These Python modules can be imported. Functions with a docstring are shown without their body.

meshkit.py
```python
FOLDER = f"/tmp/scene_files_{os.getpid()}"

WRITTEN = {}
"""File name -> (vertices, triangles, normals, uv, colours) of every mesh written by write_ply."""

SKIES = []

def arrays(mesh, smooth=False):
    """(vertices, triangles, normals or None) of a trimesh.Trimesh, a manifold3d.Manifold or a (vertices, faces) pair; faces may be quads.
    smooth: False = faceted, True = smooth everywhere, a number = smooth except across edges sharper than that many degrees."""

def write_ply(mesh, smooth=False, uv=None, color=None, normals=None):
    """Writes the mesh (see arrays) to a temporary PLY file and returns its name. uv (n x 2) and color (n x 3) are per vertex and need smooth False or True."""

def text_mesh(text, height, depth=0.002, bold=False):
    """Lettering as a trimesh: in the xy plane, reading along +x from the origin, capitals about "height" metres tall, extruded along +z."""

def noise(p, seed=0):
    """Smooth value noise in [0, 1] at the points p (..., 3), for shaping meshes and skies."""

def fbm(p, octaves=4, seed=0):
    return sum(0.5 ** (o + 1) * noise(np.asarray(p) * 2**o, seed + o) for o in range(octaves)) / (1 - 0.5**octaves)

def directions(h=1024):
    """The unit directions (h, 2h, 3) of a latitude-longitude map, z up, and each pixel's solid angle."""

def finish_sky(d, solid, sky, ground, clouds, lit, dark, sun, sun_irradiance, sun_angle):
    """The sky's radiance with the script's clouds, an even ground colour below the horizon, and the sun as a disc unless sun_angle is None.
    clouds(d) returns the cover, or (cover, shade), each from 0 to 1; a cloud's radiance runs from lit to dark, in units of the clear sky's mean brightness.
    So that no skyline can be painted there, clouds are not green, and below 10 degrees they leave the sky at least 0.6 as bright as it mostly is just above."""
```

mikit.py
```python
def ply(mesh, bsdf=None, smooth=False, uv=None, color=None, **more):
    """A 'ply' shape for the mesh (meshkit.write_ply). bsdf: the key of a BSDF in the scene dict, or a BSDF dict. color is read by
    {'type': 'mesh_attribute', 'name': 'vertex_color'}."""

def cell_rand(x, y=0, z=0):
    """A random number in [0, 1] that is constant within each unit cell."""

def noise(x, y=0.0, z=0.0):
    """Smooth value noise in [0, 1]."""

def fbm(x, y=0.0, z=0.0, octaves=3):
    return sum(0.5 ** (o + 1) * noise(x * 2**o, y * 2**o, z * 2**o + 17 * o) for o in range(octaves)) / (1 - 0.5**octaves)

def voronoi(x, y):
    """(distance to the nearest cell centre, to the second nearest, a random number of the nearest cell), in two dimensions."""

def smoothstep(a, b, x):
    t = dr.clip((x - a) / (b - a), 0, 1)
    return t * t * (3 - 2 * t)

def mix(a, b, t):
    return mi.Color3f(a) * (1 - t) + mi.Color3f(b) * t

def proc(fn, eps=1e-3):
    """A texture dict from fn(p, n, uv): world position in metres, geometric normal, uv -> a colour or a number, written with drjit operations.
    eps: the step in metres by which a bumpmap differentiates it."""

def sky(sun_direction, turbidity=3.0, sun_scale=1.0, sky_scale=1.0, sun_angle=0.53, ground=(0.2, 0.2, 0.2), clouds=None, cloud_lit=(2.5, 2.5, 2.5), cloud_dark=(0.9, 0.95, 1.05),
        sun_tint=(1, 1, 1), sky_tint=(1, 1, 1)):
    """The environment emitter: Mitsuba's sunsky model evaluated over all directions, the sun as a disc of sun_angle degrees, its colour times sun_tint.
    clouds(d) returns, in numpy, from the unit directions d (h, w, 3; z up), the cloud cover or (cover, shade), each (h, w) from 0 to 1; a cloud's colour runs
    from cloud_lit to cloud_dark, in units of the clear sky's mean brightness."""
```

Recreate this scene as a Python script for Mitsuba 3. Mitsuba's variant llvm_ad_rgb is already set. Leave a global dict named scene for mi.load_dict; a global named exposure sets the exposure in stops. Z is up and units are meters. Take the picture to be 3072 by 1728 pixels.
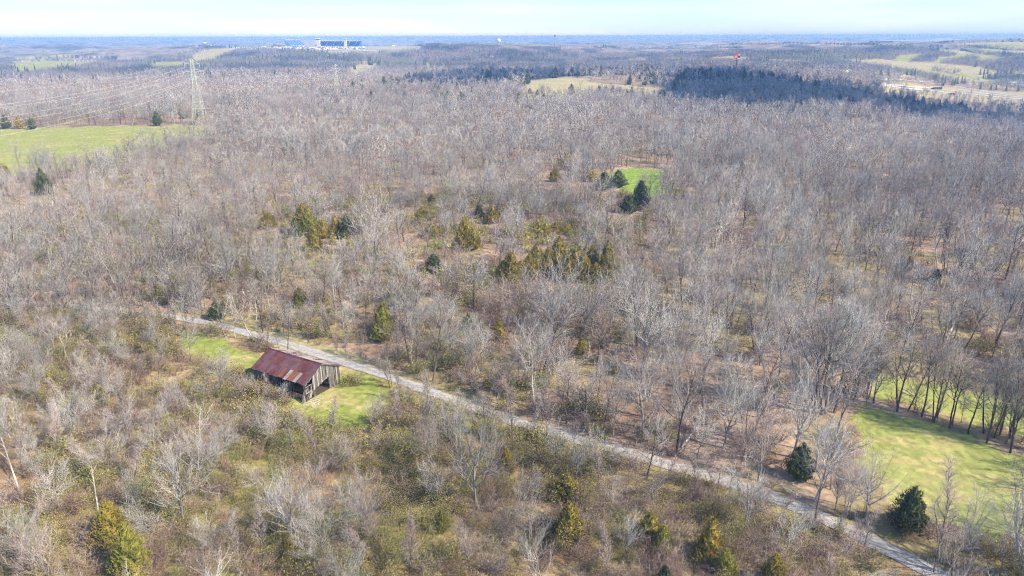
import math, random, numpy as np, trimesh, mitsuba as mi, drjit as dr, mikit, meshkit, shapely
from shapely.geometry import Polygon, LineString
from shapely import prepare, contains_xy

T = mi.ScalarTransform4f
# ------------------------------------------------------------------ camera, light, exposure
EYE = np.array([0.0, 0.0, 70.0])
HALF, FPX = 36.0, 1536 / math.tan(math.radians(36.0))
PITCH, ROLL = math.atan((864 - 110) / FPX), 0.0039
_f = np.array([0, math.cos(PITCH), -math.sin(PITCH)])
_u0, _r0 = np.array([0, math.sin(PITCH), math.cos(PITCH)]), np.array([1.0, 0, 0])
_r = _r0 * math.cos(ROLL) - _u0 * math.sin(ROLL)
_u = _u0 * math.cos(ROLL) + _r0 * math.sin(ROLL)
SUN = np.array([0.67, -0.34, 0.64]); SUN /= np.linalg.norm(SUN)
exposure = 2.48
HAZE = 1.5e-4

def thin_veil(d):
    n = meshkit.fbm(np.stack([d[..., 0] * 5, d[..., 1] * 5, d[..., 2] * 60], -1), 4, 5)
    el = d[..., 2]
    cover = np.clip((n - 0.42) * 2.2, 0, 1) * 0.22 + np.exp(-el / 0.07) * (.62 + .45 * (n - .5) - .22 * np.clip(d[..., 0] * 2, 0, 1))
    return np.clip(cover, 0, 0.9), np.zeros_like(n)

scene, labels = {}, {}
scene['camera'] = {'type': 'perspective', 'fov': 2 * HALF, 'fov_axis': 'x', 'near_clip': 1.0, 'far_clip': 90000.0,
                   'to_world': T().look_at(origin=EYE.tolist(), target=(EYE + _f).tolist(), up=_u.tolist()),
                   'medium': {'type': 'ref', 'id': 'air'}}
scene['air'] = {'type': 'homogeneous', 'albedo': {'type': 'rgb', 'value': [0.36, 0.60, 1.0]}, 'sigma_t': {'type': 'rgb', 'value': [HAZE * .75, HAZE, HAZE * 1.4]}}
scene['sky_light'] = mikit.sky(SUN.tolist(), turbidity=3.0, clouds=thin_veil, cloud_lit=(2.6, 2.68, 2.78), sky_tint=(.88, 1.02, 1.14), sun_tint=(.98, 1.01, 1.04), ground=(0.22, 0.2, 0.18))

# ------------------------------------------------------------------ small tools
def fb(x, y, s, o=3, seed=0):
    return meshkit.fbm(np.stack([np.asarray(x, float) / s, np.asarray(y, float) / s, np.zeros_like(np.asarray(x, float)) + 0.37], -1), o, seed)

def sst(a, b, x):
    t = np.clip((x - a) / (b - a), 0, 1)
    return t * t * (3 - 2 * t)

def height(x, y):
    x, y = np.asarray(x, float), np.asarray(y, float)
    r = np.hypot(x, y)
    h = 1.6 * (fb(x, y, 70, 2, 1) - 0.5)
    a = sst(450, 1400, r) * 14 + sst(1500, 4000, r) * 105 + sst(6000, 16000, r) * 70
    h = h + a * (fb(x, y, 750, 3, 3) - 0.5) + sst(9000, 20000, r) * 22
    h = h - 33 * sst(480, 900, r) * sst(.46, .62, x / np.maximum(y, 1)) * (1 - sst(1450, 2300, r))
    h = h + 42 * np.exp(-((x - 1900) / 900) ** 2 - ((y - 2700) / 620) ** 2)
    h = h + 13 * np.exp(-((x - 170) / 330) ** 2 - ((y - 1130) / 190) ** 2)
    h = h - 12 * np.exp(-((x + 1500) / 1500) ** 2 - ((y - 4000) / 2200) ** 2)
    h = np.where(h > 45, 45 + (h - 45) * .25, h)
    k = np.exp(-((x + 620) / 900) ** 4 - ((y - 2850) / 520) ** 4)
    return h * (1 - k) + 36 * k

_T = np.geomspace(45, 45000, 2600)
def hit(px, py, zo=0.0):
    """The world point at which the line of sight through a pixel of the 3072 x 1728 frame meets the terrain raised by zo."""
    d = _f + _r * (px - 1536) / FPX + _u * (864 - py) / FPX
    d = d / np.linalg.norm(d)
    p = EYE + d * _T[:, None]
    below = p[:, 2] < height(p[:, 0], p[:, 1]) + zo
    i = int(np.argmax(below)) if below.any() else len(_T) - 1
    lo, hi = _T[max(i - 1, 0)], _T[i]
    for _ in range(18):
        m = 0.5 * (lo + hi); q = EYE + d * m
        if q[2] < height(q[0], q[1]) + zo: hi = m
        else: lo = m
    q = EYE + d * hi
    return np.array([q[0], q[1], float(height(q[0], q[1]))])

def spot(px, dist):
    d = _f + _r * (px - 1536) / FPX; d = d[:2] / np.linalg.norm(d[:2]) * dist
    return np.array([d[0], d[1], float(height(*d))])

def view(p):
    """Pixel (3072 x 1728) and depth of world points: used for labels, detail levels and culling only."""
    v = np.asarray(p, float) - EYE
    w = v @ _f
    ws = np.maximum(w, 1e-3)
    return 1536 + FPX * (v @ _r) / ws, 864 - FPX * (v @ _u) / ws, w

def rise(base, py):
    """Height above base at which a thing standing there reaches the pixel row py."""
    lo, hi = 0.0, 400.0
    for _ in range(40):
        m = (lo + hi) / 2
        if view(base + [0, 0, m])[1] > py: lo = m
        else: hi = m
    return lo

count = {}
def key(name, parent=None):
    k = (parent + '__' if parent else '') + name
    n = count.get(k, 0); count[k] = n + 1
    return k if n == 0 else f'{k}_{n:03d}'

def add(name, mesh, bsdf, parent=None, smooth=False, **more):
    k = key(name, parent)
    scene[k] = mikit.ply(mesh, bsdf, smooth, **more)
    return k

used = set()
def tag(k, label, cat=None, group=None, kind=None):
    if label in used: label = label.replace(' percent across', '-and-a-half percent across')
    if label in used: label = label.replace(' percent down', '-and-a-half percent down')
    used.add(label)
    labels[k] = {'label': label}
    if cat: labels[k]['category'] = cat
    if group: labels[k]['group'] = group
    if kind: labels[k]['kind'] = kind
    return k

def join(parts):
    v, f, n = [], [], 0
    for a, b in parts:
        v.append(a); f.append(np.asarray(b) + n); n += len(a)
    return np.vstack(v), np.vstack(f)

_BV = np.array([[x, y, z] for x in (-.5, .5) for y in (-.5, .5) for z in (-.5, .5)])
_BF = np.array([[0, 1, 3], [0, 3, 2], [4, 6, 7], [4, 7, 5], [0, 4, 5], [0, 5, 1], [2, 3, 7], [2, 7, 6], [0, 2, 6], [0, 6, 4], [1, 5, 7], [1, 7, 3]])
def box(c, s, rz=0.0):
    v = _BV * np.asarray(s, float)
    c_, s_ = math.cos(rz), math.sin(rz)
    v = v @ np.array([[c_, s_, 0], [-s_, c_, 0], [0, 0, 1]])
    return v + np.asarray(c, float), _BF

def unit(v):
    return v / np.maximum(np.linalg.norm(v, axis=-1, keepdims=True), 1e-9)

def frame(d):
    a = np.cross(d, np.where(np.abs(d[..., 2:3]) < 0.9, [0, 0, 1.0], [1.0, 0, 0]))
    a = unit(a)
    return a, np.cross(d, a)

def tubes(P, r0, r1, sides=4):
    """Tapered tubes along n polylines P (n, k, 3)."""
    n, k, _ = P.shape
    d = unit(np.gradient(P, axis=1)); a, b = frame(d)
    t = np.linspace(0, 1, k)
    R = r0[:, None] * (1 - t) + r1[:, None] * t
    ang = np.arange(sides) * 2 * np.pi / sides
    v = P[:, :, None] + R[:, :, None, None] * (np.cos(ang)[:, None] * a[:, :, None] + np.sin(ang)[:, None] * b[:, :, None])
    i, j, s = np.meshgrid(np.arange(n), np.arange(k - 1), np.arange(sides), indexing='ij')
    at = lambda jj, ss: (i * k + jj) * sides + ss % sides
    q = np.stack([at(j, s), at(j, s + 1), at(j + 1, s + 1), at(j + 1, s)], -1).reshape(-1, 4)
    return v.reshape(-1, 3), np.vstack([q[:, [0, 1, 2]], q[:, [0, 2, 3]]])

def spikes(S, D, L, R):
    """Three-sided pointed twigs."""
    n = len(S); a, b = frame(D)
    R = np.broadcast_to(R, (n,)); L = np.broadcast_to(L, (n,))
    ang = np.arange(3) * 2 * np.pi / 3
    ring = S[:, None] + R[:, None, None] * (np.cos(ang)[:, None] * a[:, None] + np.sin(ang)[:, None] * b[:, None])
    v = np.concatenate([ring, (S + D * L[:, None])[:, None]], 1).reshape(-1, 3)
    o = np.arange(n)[:, None] * 4
    f = np.concatenate([o + [0, 1, 3], o + [1, 2, 3], o + [2, 0, 3]])
    return v, f

def bar(p, q, r, sides=4):
    return tubes(np.array([[p, q]], float), np.array([r]), np.array([r]), sides)

# ------------------------------------------------------------------ materials
def diffuse(k, fn):
    scene[k] = {'type': 'twosided', 'bsdf': {'type': 'diffuse', 'reflectance': mikit.proc(fn) if callable(fn) else {'type': 'rgb', 'value': list(fn)}}}

N, FB, mix, ss = mikit.noise, mikit.fbm, mikit.mix, mikit.smoothstep
def twig_tone(ca, cb, cc, s=8.0):
    def fn(p, n, uv):
        a = ss(0.3, 0.7, N(p.x / s, p.y / s, 1.0)); b = ss(0.45, 0.85, N(p.x / (s * .6) + 9, p.y / (s * .6), 4.0))
        v = (0.75 + 0.5 * N(p.x / 2.3, p.y / 2.3, p.z / 2.3)) * (.80 + .40 * N(p.x / 48, p.y / 48, 9.0))
        return mix(mix(ca, cb, a), cc, b) * v
    return fn
diffuse('bark', twig_tone((.13, .11, .10), (.19, .165, .15), (.09, .075, .07), 5.0))
diffuse('bark_light', twig_tone((.26, .25, .24), (.33, .32, .305), (.19, .175, .165), 5.0))
diffuse('twig_grey', twig_tone((.43, .435, .435), (.45, .425, .415), (.33, .345, .34)))
diffuse('twig_pink', twig_tone((.44, .375, .35), (.40, .375, .365), (.35, .29, .28)))
diffuse('twig_brown', twig_tone((.34, .30, .29), (.40, .35, .33), (.26, .235, .235)))
def far_tone(p, n, uv):  # kept dark overall: shade among the bare twigs is in the colour
    a = ss(.35, .65, N(p.x / 160, p.y / 160, 1.0)); b = ss(.5, .8, N(p.x / 70 + 9, p.y / 90, 4.0)); c = ss(.6, .75, N(p.x / 300 + 3, p.y / 420, 7.0))
    return mix(mix(mix((.24, .245, .25), (.29, .275, .265), a), (.12, .14, .15), b), (.25, .28, .16), c * .6) * (.7 + .6 * N(p.x / 21, p.y / 21))
diffuse('twig_far', far_tone)
diffuse('pale_bark', twig_tone((.54, .52, .49), (.44, .42, .395), (.60, .585, .56), 3.0))
diffuse('bramble', twig_tone((.29, .22, .18), (.24, .175, .16), (.31, .26, .16), 4.0))
diffuse('straw', twig_tone((.46, .38, .20), (.36, .30, .15), (.38, .27, .16), 5.0))
diffuse('leaf_green', twig_tone((.32, .355, .10), (.37, .36, .10), (.23, .30, .085), 4.0))
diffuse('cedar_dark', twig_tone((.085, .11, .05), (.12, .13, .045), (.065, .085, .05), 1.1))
diffuse('cedar_olive', twig_tone((.27, .225, .055), (.31, .245, .07), (.17, .165, .05), 1.1))
diffuse('cedar_yellow', twig_tone((.22, .225, .055), (.175, .185, .05), (.25, .24, .06), 1.1))

def litter(p, n, uv):
    a = FB(p.x / 9, p.y / 9, 0.0); b = FB(p.x * 1.3, p.y * 1.3, 2.0); c = ss(.46, .68, FB(p.x / 16 + 7, p.y / 16, 3.0))
    col = mix((.26, .19, .15), (.41, .32, .255), ss(.3, .7, a))
    col = mix(col, (.30, .29, .12), c * .55)
    return col * (0.55 + 0.9 * b)
diffuse('litter', litter)
def brush_soil(p, n, uv):
    a = FB(p.x / 6, p.y / 6, 0.0); b = FB(p.x * 1.7, p.y * 1.7, 2.0); c = ss(.42, .62, FB(p.x / 11 + 3, p.y / 11, 3.0))
    col = mix((.28, .20, .13), (.40, .32, .20), ss(.35, .65, a))
    col = mix(col, (.27, .27, .085), c * .75)
    return col * (0.5 + 1.0 * b)
diffuse('brush_soil', brush_soil)
def grass(green, dry, amt):
    def fn(p, n, uv):
        a = FB(p.x / 14, p.y / 7, 0.0, 4); b = FB(p.x * 1.1, p.y * 1.1, 2.0); c = FB(p.x / 3.1, p.y / 2.2, 5.0)
        return mix(green, dry, ss(amt, amt + .3, .6 * a + .4 * c)) * (0.6 + 0.8 * b)
    return fn
diffuse('field_green', grass((.30, .345, .115), (.42, .385, .18), .44))
diffuse('field_spring', grass((.26, .315, .08), (.44, .39, .19), .38))
diffuse('field_bright', grass((.215, .335, .065), (.31, .36, .11), .48))
diffuse('field_hay', grass((.385, .365, .20), (.45, .405, .26), .40))
diffuse('lot', lambda p, n, uv: mix((.30, .34, .24), (.46, .45, .42), FB(p.x / 60, p.y / 60)))
def gravel(p, n, uv):
    b = FB(p.x * 2.1, p.y * 2.1, 2.0); a = FB(p.x / 5, p.y / 5, 1.0)
    o = dr.abs(uv.x - .5); c = FB(p.x / 1.7, p.y / 1.7, 6.0)
    rut = ss(.10, .20, o) * (1 - ss(.30, .42, o))
    col = mix(mix((.34, .34, .35), (.41, .41, .415), a), (.47, .47, .48), rut * .35)
    mid = (1 - ss(.02, .11, o)) * ss(.38, .62, c); edge = ss(.38, .5, o) * ss(.3, .6, c)
    return mix(mix(col, (.33, .32, .15), mid * .35), (.34, .28, .18), edge * .8) * (.65 + .7 * b)
diffuse('gravel', gravel)
diffuse('asphalt', lambda p, n, uv: mix((.52, .52, .51), (.60, .59, .57), FB(p.x / 9, p.y / 9)))
diffuse('steel', (.50, .56, .48))
diffuse('wire', (.72, .74, .74))
diffuse('white_paint', (.82, .82, .80))
diffuse('pale_wall', lambda p, n, uv: mix((.58, .57, .55), (.68, .67, .66), N(p.x / 3, p.y / 3, p.z / 3)))
diffuse('vehicle_mix', lambda p, n, uv: mix((.22, .23, .26), (.72, .72, .71), ss(.35, .6, mikit.cell_rand(p.x / 11, p.y / 13, 0.0))))
diffuse('grey_roof', (.22, .22, .23))
diffuse('brown_roof', (.24, .17, .14))
diffuse('seat_blue', lambda p, n, uv: mix((.03, .12, .34), (.05, .19, .44), N(p.x / 14, p.y / 14, p.z / 5)))
diffuse('dark_paint', (.03, .04, .05))
diffuse('glass_dark', (.05, .07, .09))
diffuse('sign_red', (.62, .05, .06))
diffuse('sign_white', (.85, .84, .82))
diffuse('sign_yellow', (.75, .55, .08))
diffuse('truck_red', (.45, .09, .08))
def wood(p, n, uv):
    a = N(p.x * 4, p.y * 4, p.z * .7); b = N(p.x * 19, p.y * 19, p.z * 1.2)
    return mix((.13, .128, .13), (.235, .23, .232), a) * (.6 + .7 * b)
diffuse('old_wood', wood)
diffuse('pale_wood', lambda p, n, uv: mix((.33, .315, .295), (.47, .45, .43), N(p.x * 5, p.y * 5, p.z)))
diffuse('inner_wood', (.10, .085, .07))
def rust(a, b):
    def fn(p, n, uv):
        m = FB(p.x / 1.6, p.y / 1.6, p.z / 1.6, 4); s = ss(.55, .8, FB(p.x * 2.2, p.y * 2.2, p.z * 2.2))
        return mix(mix(a, b, ss(.35, .65, m)), (.26, .12, .065), s * .4)
    return fn
diffuse('rust_red', rust((.115, .045, .05), (.14, .064, .074)))
diffuse('rust_purple', rust((.12, .066, .085), (.15, .09, .112)))
diffuse('rust_orange', rust((.22, .10, .068), (.17, .07, .055)))
diffuse('bare_tin', rust((.27, .25, .26), (.33, .31, .32)))
diffuse('grey_tin', rust((.27, .25, .26), (.36, .33, .34)))
diffuse('cloud_white', (.93, .93, .94))

# ------------------------------------------------------------------ the plan of the land: polygons and lines read off as ground points
CAN = 11.0
def area(*pts, n=6, wob=0.0, seed=0):
    w = [hit(*p)[:2] for p in pts]
    rng = np.random.default_rng(seed)
    out = []
    for a, b in zip(w, w[1:] + w[:1]):
        for t in np.arange(n) / n:
            q = a + (b - a) * t
            if wob: q = q + rng.normal(0, wob, 2)
            out.append(q)
    return Polygon(out).buffer(0)

field_left = area((-420, 395), (0, 388), (120, 384), (330, 380), (560, 377), (660, 380), (600, 395, 4), (560, 402, 6), (450, 432, 6), (340, 458, 6), (240, 482, 4), (170, 502, 3), (60, 508, 3), (-420, 540, 3), wob=1.5)
field_small = area((1838, 512), (1900, 504), (1990, 510), (2020, 528), (2010, 556, 2), (1985, 578, 2), (1910, 582, 2), (1860, 552, 2), n=9, wob=1.6)
field_right = area((2575, 1215), (2640, 1228), (2800, 1275), (2960, 1330), (3140, 1400), (3280, 1560), (3120, 1600, 1), (2960, 1580, 2), (2800, 1530, 2), (2660, 1460, 2), (2585, 1390, 2), (2600, 1330), (2560, 1270), n=9, wob=.8)
field_strip = area((2600, 1120), (2800, 1150), (3000, 1190), (3200, 1235), (3200, 1330), (3000, 1285), (2800, 1235), (2620, 1190), n=9, wob=.8)
clearing = area((545, 992), (620, 1000), (690, 1030), (770, 1062), (900, 1075), (1060, 1090), (1100, 1130), (1150, 1170), (1165, 1210), (1150, 1255, .5), (1040, 1280, 1), (920, 1250, 1), (850, 1215, 1), (800, 1170), (740, 1110, .5), (640, 1075, 1.5), (540, 1030, 1.5), wob=.5)
verge_hay = area((740, 1010), (850, 1045), (960, 1085), (1060, 1095), (1160, 1140), (1110, 1080), (1000, 1040), (880, 1015), (790, 985), wob=.3)
field_far_left = area((25, 192), (90, 184), (180, 182), (300, 186), (220, 196, 8), (130, 206, 8), (40, 216, 8), wob=4)
field_far_mid = area((440, 190), (500, 185), (570, 187), (575, 195, 6), (500, 198, 8), (450, 199, 8), wob=4)
hay_ridge = area((1575, 262), (1590, 245), (1640, 238), (1700, 232), (1760, 238), (1775, 248), (1850, 254), (1950, 262), (2040, 274), (2036, 284, 3), (1930, 280, 7), (1850, 272, 9), (1790, 266, 9), (1750, 268, 9), (1650, 274, 9), (1575, 274, 9), wob=3)
hay_ridge_left = area((1040, 205), (1090, 193), (1150, 190), (1140, 200, 3), (1100, 214, 5), (1050, 222, 6), wob=2)
hay_spot = area((1265, 195), (1290, 186), (1300, 205, 4), (1285, 215, 4), wob=2)
meadow_a = area((1520, 189), (1700, 187), (1770, 186), (1770, 192), (1520, 193), wob=3)
meadow_b = area((1840, 186), (1900, 178), (1960, 185), (1950, 190), (1850, 190), wob=3)
hills = [area(*q, wob=6, seed=i) for i, q in enumerate([
    [(2720, 126), (2800, 117), (2960, 114), (2960, 121), (2850, 127), (2740, 130)],
    [(2935, 158), (2980, 150), (3090, 153), (3090, 164), (2990, 165)],
    [(2670, 180), (2690, 166), (2740, 163), (2780, 162), (2770, 176), (2720, 186)],
    [(2790, 184), (2850, 168), (2910, 165), (2905, 178), (2840, 184), (2800, 192)],
    [(2920, 183), (2960, 170), (3040, 172), (3000, 182), (2940, 187)],
    [(2880, 222), (2950, 213), (3010, 216), (3005, 228), (2940, 237), (2860, 238)],
    [(3010, 226), (3050, 218), (3100, 220), (3100, 231), (3030, 231)],
    [(2790, 200), (2840, 192), (2835, 200), (2795, 206)]])]
_mr = np.random.default_rng(23)
far_meadows = []
for n in range(80):
    r_, a_ = math.exp(_mr.uniform(math.log(1500), math.log(9000))), _mr.choice([_mr.uniform(-.6, .64), _mr.uniform(.25, .66)])
    c_ = np.array([r_ * math.sin(a_), r_ * math.cos(a_)]); L_ = r_ * _mr.uniform(.010, .04); w_ = r_ ** 2 / 49000 * _mr.uniform(.8, 2.2)
    k_ = np.linspace(0, 6.283, 22)[:-1]; e_ = 1 + .25 * np.sin(k_ * 2 + n) + .15 * np.sin(k_ * 5 + 2 * n); d_ = _mr.normal(0, .35)
    far_meadows.append(Polygon(np.stack([c_[0] + e_ * (np.cos(k_) * L_ * math.cos(d_) - np.sin(k_) * w_ * math.sin(d_)), c_[1] + e_ * (np.cos(k_) * L_ * math.sin(d_) + np.sin(k_) * w_ * math.cos(d_))], -1)).buffer(0))
speedway_ground = area((560, 137), (640, 132), (830, 141), (1080, 138), (1280, 142), (1270, 150), (1130, 160), (990, 163), (880, 152), (700, 150), (600, 143), wob=8)
hwy_verge = area((2640, 256), (2780, 258), (2870, 260), (2980, 272), (3120, 284), (3240, 318, 9), (3120, 306, 9), (2980, 292, 9), (2850, 280, 9), (2760, 272, 9), (2650, 262, 9), wob=2)

ROAD_PX = [(2960, 1800), (2790, 1715), (2620, 1625), (2430, 1535), (2240, 1465), (1990, 1390), (1760, 1325), (1560, 1270), (1390, 1213), (1250, 1160), (1130, 1118), (1000, 1078), (850, 1028), (740, 1000), (640, 972), (560, 958), (480, 946), (400, 938), (300, 928), (200, 918), (100, 912), (-60, 900)]
road_line = LineString([hit(*p)[:2] for p in ROAD_PX])
_rp = np.array([road_line.interpolate(d).coords[0] for d in np.arange(0, road_line.length, 2.0)])
for _ in range(6): _rp[1:-1] = (_rp[:-2] + 2 * _rp[1:-1] + _rp[2:]) / 4
road_line = LineString(_rp)

BC, BA = np.array([-46.2, 136.3]), math.radians(-30.6)      # the barn: centre and axis
ax_a, ax_b = np.array([math.cos(BA), math.sin(BA)]), np.array([-math.sin(BA), math.cos(BA)])
barn_plot = Polygon([BC + ax_a * s * 9.0 + ax_b * t * 6.2 for s, t in ((-1, -1), (1, -1), (1, 1), (-1, 1))])
brush_zone = Polygon(list(_rp) + [(-150, 60), (-40, 50), (75, 50)]).buffer(0)

tall_zone = Polygon([hit(*p)[:2] for p in ((1640, 1150), (1950, 980), (1950, 640), (1750, 520), (1300, 480), (700, 460), (-600, 420), (-600, 330), (3700, 330), (3700, 1500), (2600, 1560), (2100, 1330))]).buffer(0)
greens = [field_left, field_right, field_strip, field_far_left, field_far_mid, meadow_a, meadow_b] + hills[2:] + far_meadows[::3]
springs = [clearing]
brights = [field_small]
hays = [hay_ridge, hay_ridge_left, hay_spot, verge_hay, hwy_verge, hills[0], hills[1]] + far_meadows[1::3] + far_meadows[2::3]
open_land = shapely.union_all(greens + brights + springs + hays + [speedway_ground])
prepare(open_land)

# ------------------------------------------------------------------ ground: one polar sheet, divided by what grows on it
th = np.concatenate([np.linspace(-180, -52, 48)[:-1], np.linspace(-52, 52, 470)[:-1], np.linspace(52, 180, 48)[:-1]])
th = np.radians(90 - th)
rr = np.concatenate([[0.0, 20, 40], np.geomspace(55, 45000, 620)])
RR, TH = np.meshgrid(rr, th, indexing='ij')
GX, GY = RR * np.cos(TH), RR * np.sin(TH)
GZ = height(GX, GY)
GV = np.stack([GX, GY, GZ], -1).reshape(-1, 3)
nt = len(th)
i, j = np.meshgrid(np.arange(len(rr) - 1), np.arange(nt), indexing='ij')
Q = np.stack([i * nt + j, i * nt + (j + 1) % nt, (i + 1) * nt + (j + 1) % nt, (i + 1) * nt + j], -1).reshape(-1, 4)
QC = GV[Q].mean(1)
wob = np.stack([fb(QC[:, 0], QC[:, 1], 5, 3, 8) - .5, fb(QC[:, 0], QC[:, 1], 5, 3, 9) - .5], -1) * np.minimum(2 + np.hypot(QC[:, 0], QC[:, 1])[:, None] / 100, 12)
qx, qy = (QC[:, :2] + wob).T
cls = np.zeros(len(Q), int)
cls[contains_xy(brush_zone, qx, qy)] = 1
for c, polys in ((2, greens), (3, springs), (4, hays), (5, [speedway_ground]), (6, brights)):
    u = shapely.union_all(polys); prepare(u)
    cls[contains_xy(u, qx, qy)] = c
def sheet(sel):
    q = Q[sel]; used, inv = np.unique(q, return_inverse=True)
    return GV[used], inv.reshape(-1, 4)[:, ::-1]
for c, name, m, lab in ((0, 'forest_floor', 'litter', 'leaf-littered ground under the bare woods, reaching to the horizon'), (1, 'brush_ground', 'brush_soil', 'overgrown straw and green ground below the gravel road'),
                        (2, 'pasture', 'field_green', 'green pastures between the woods and on the far hills'), (3, 'clearing', 'field_spring', 'yellow-green grass around the old barn'), (6, 'woodland_glade', 'field_bright', 'bright green grass in the small openings among the woods'),
                        (4, 'hay_meadow', 'field_hay', 'tan dry-grass meadows on the ridges and beside the highway'), (5, 'speedway_lot', 'lot', 'pale parking lots and infield around the blue grandstands')):
    tag(add(name, sheet(cls == c), m, smooth=True), lab, kind='structure')

def strip(line, w, m, name, label, lift=0.06, step=2.0, crown=0.0, ragged=0.0):
    p = np.array([line.interpolate(d).coords[0] for d in np.arange(0, line.length, step)])
    t = unit(np.gradient(p, axis=0)); nn = np.stack([-t[:, 1], t[:, 0]], -1)
    offs = np.linspace(-.5, .5, 7) * w
    jit = (fb(p[:, 0], p[:, 1], 2.5, 2, 4) - .5)[:, None] * ragged * np.sign(offs) * (np.abs(offs) > w * .4)
    P = p[:, None] + nn[:, None] * (offs + jit)[..., None]
    z = height(P[..., 0], P[..., 1]) + lift + crown * (1 - (2 * offs / w) ** 2)
    v = np.concatenate([P, z[..., None]], -1).reshape(-1, 3)
    i, j = np.meshgrid(np.arange(len(p) - 1), np.arange(6), indexing='ij')
    q = np.stack([i * 7 + j, i * 7 + j + 1, (i + 1) * 7 + j + 1, (i + 1) * 7 + j], -1).reshape(-1, 4)
    return tag(add(name, (v, q), m, smooth=True, uv=np.tile(np.stack([offs / w + .5, offs * 0], -1), (len(p), 1))), label, kind='structure')
strip(road_line, 3.0, 'gravel', 'gravel_road', 'pale gravel road running diagonally past the barn', .10, 1.0, .08, 1.2)
def pxline(*pts):
    w = [hit(*p)[:2] for p in pts]
    l = LineString(w); q = np.array([l.interpolate(d).coords[0] for d in np.arange(0, l.length, 12.0)] + [w[-1]])
    for _ in range(3): q[1:-1] = (q[:-2] + 2 * q[1:-1] + q[2:]) / 4
    return LineString(q)
hw1, hw2 = pxline((2600, 256), (2680, 260), (2780, 268), (2900, 281), (3000, 292), (3200, 312)), pxline((2640, 252), (2700, 256), (2790, 263), (2900, 274), (3010, 287), (3200, 305))
hw3 = pxline((2784, 250), (2850, 257), (2920, 268), (2990, 279), (3070, 290), (3200, 301))
hw4 = pxline((2560, 236), (2700, 239), (2850, 240), (3000, 242))
strip(hw1, 11, 'asphalt', 'highway', 'near carriageway of the highway at right', .5, 6.0)
strip(hw2, 11, 'asphalt', 'highway', 'far carriageway of the highway at right', .5, 6.0)
strip(hw3, 7, 'asphalt', 'highway', 'ramp climbing to the highway at right', .55, 6.0)
strip(hw4, 8, 'asphalt', 'highway', 'thin straight road beyond the highway', .5, 6.0)
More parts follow.
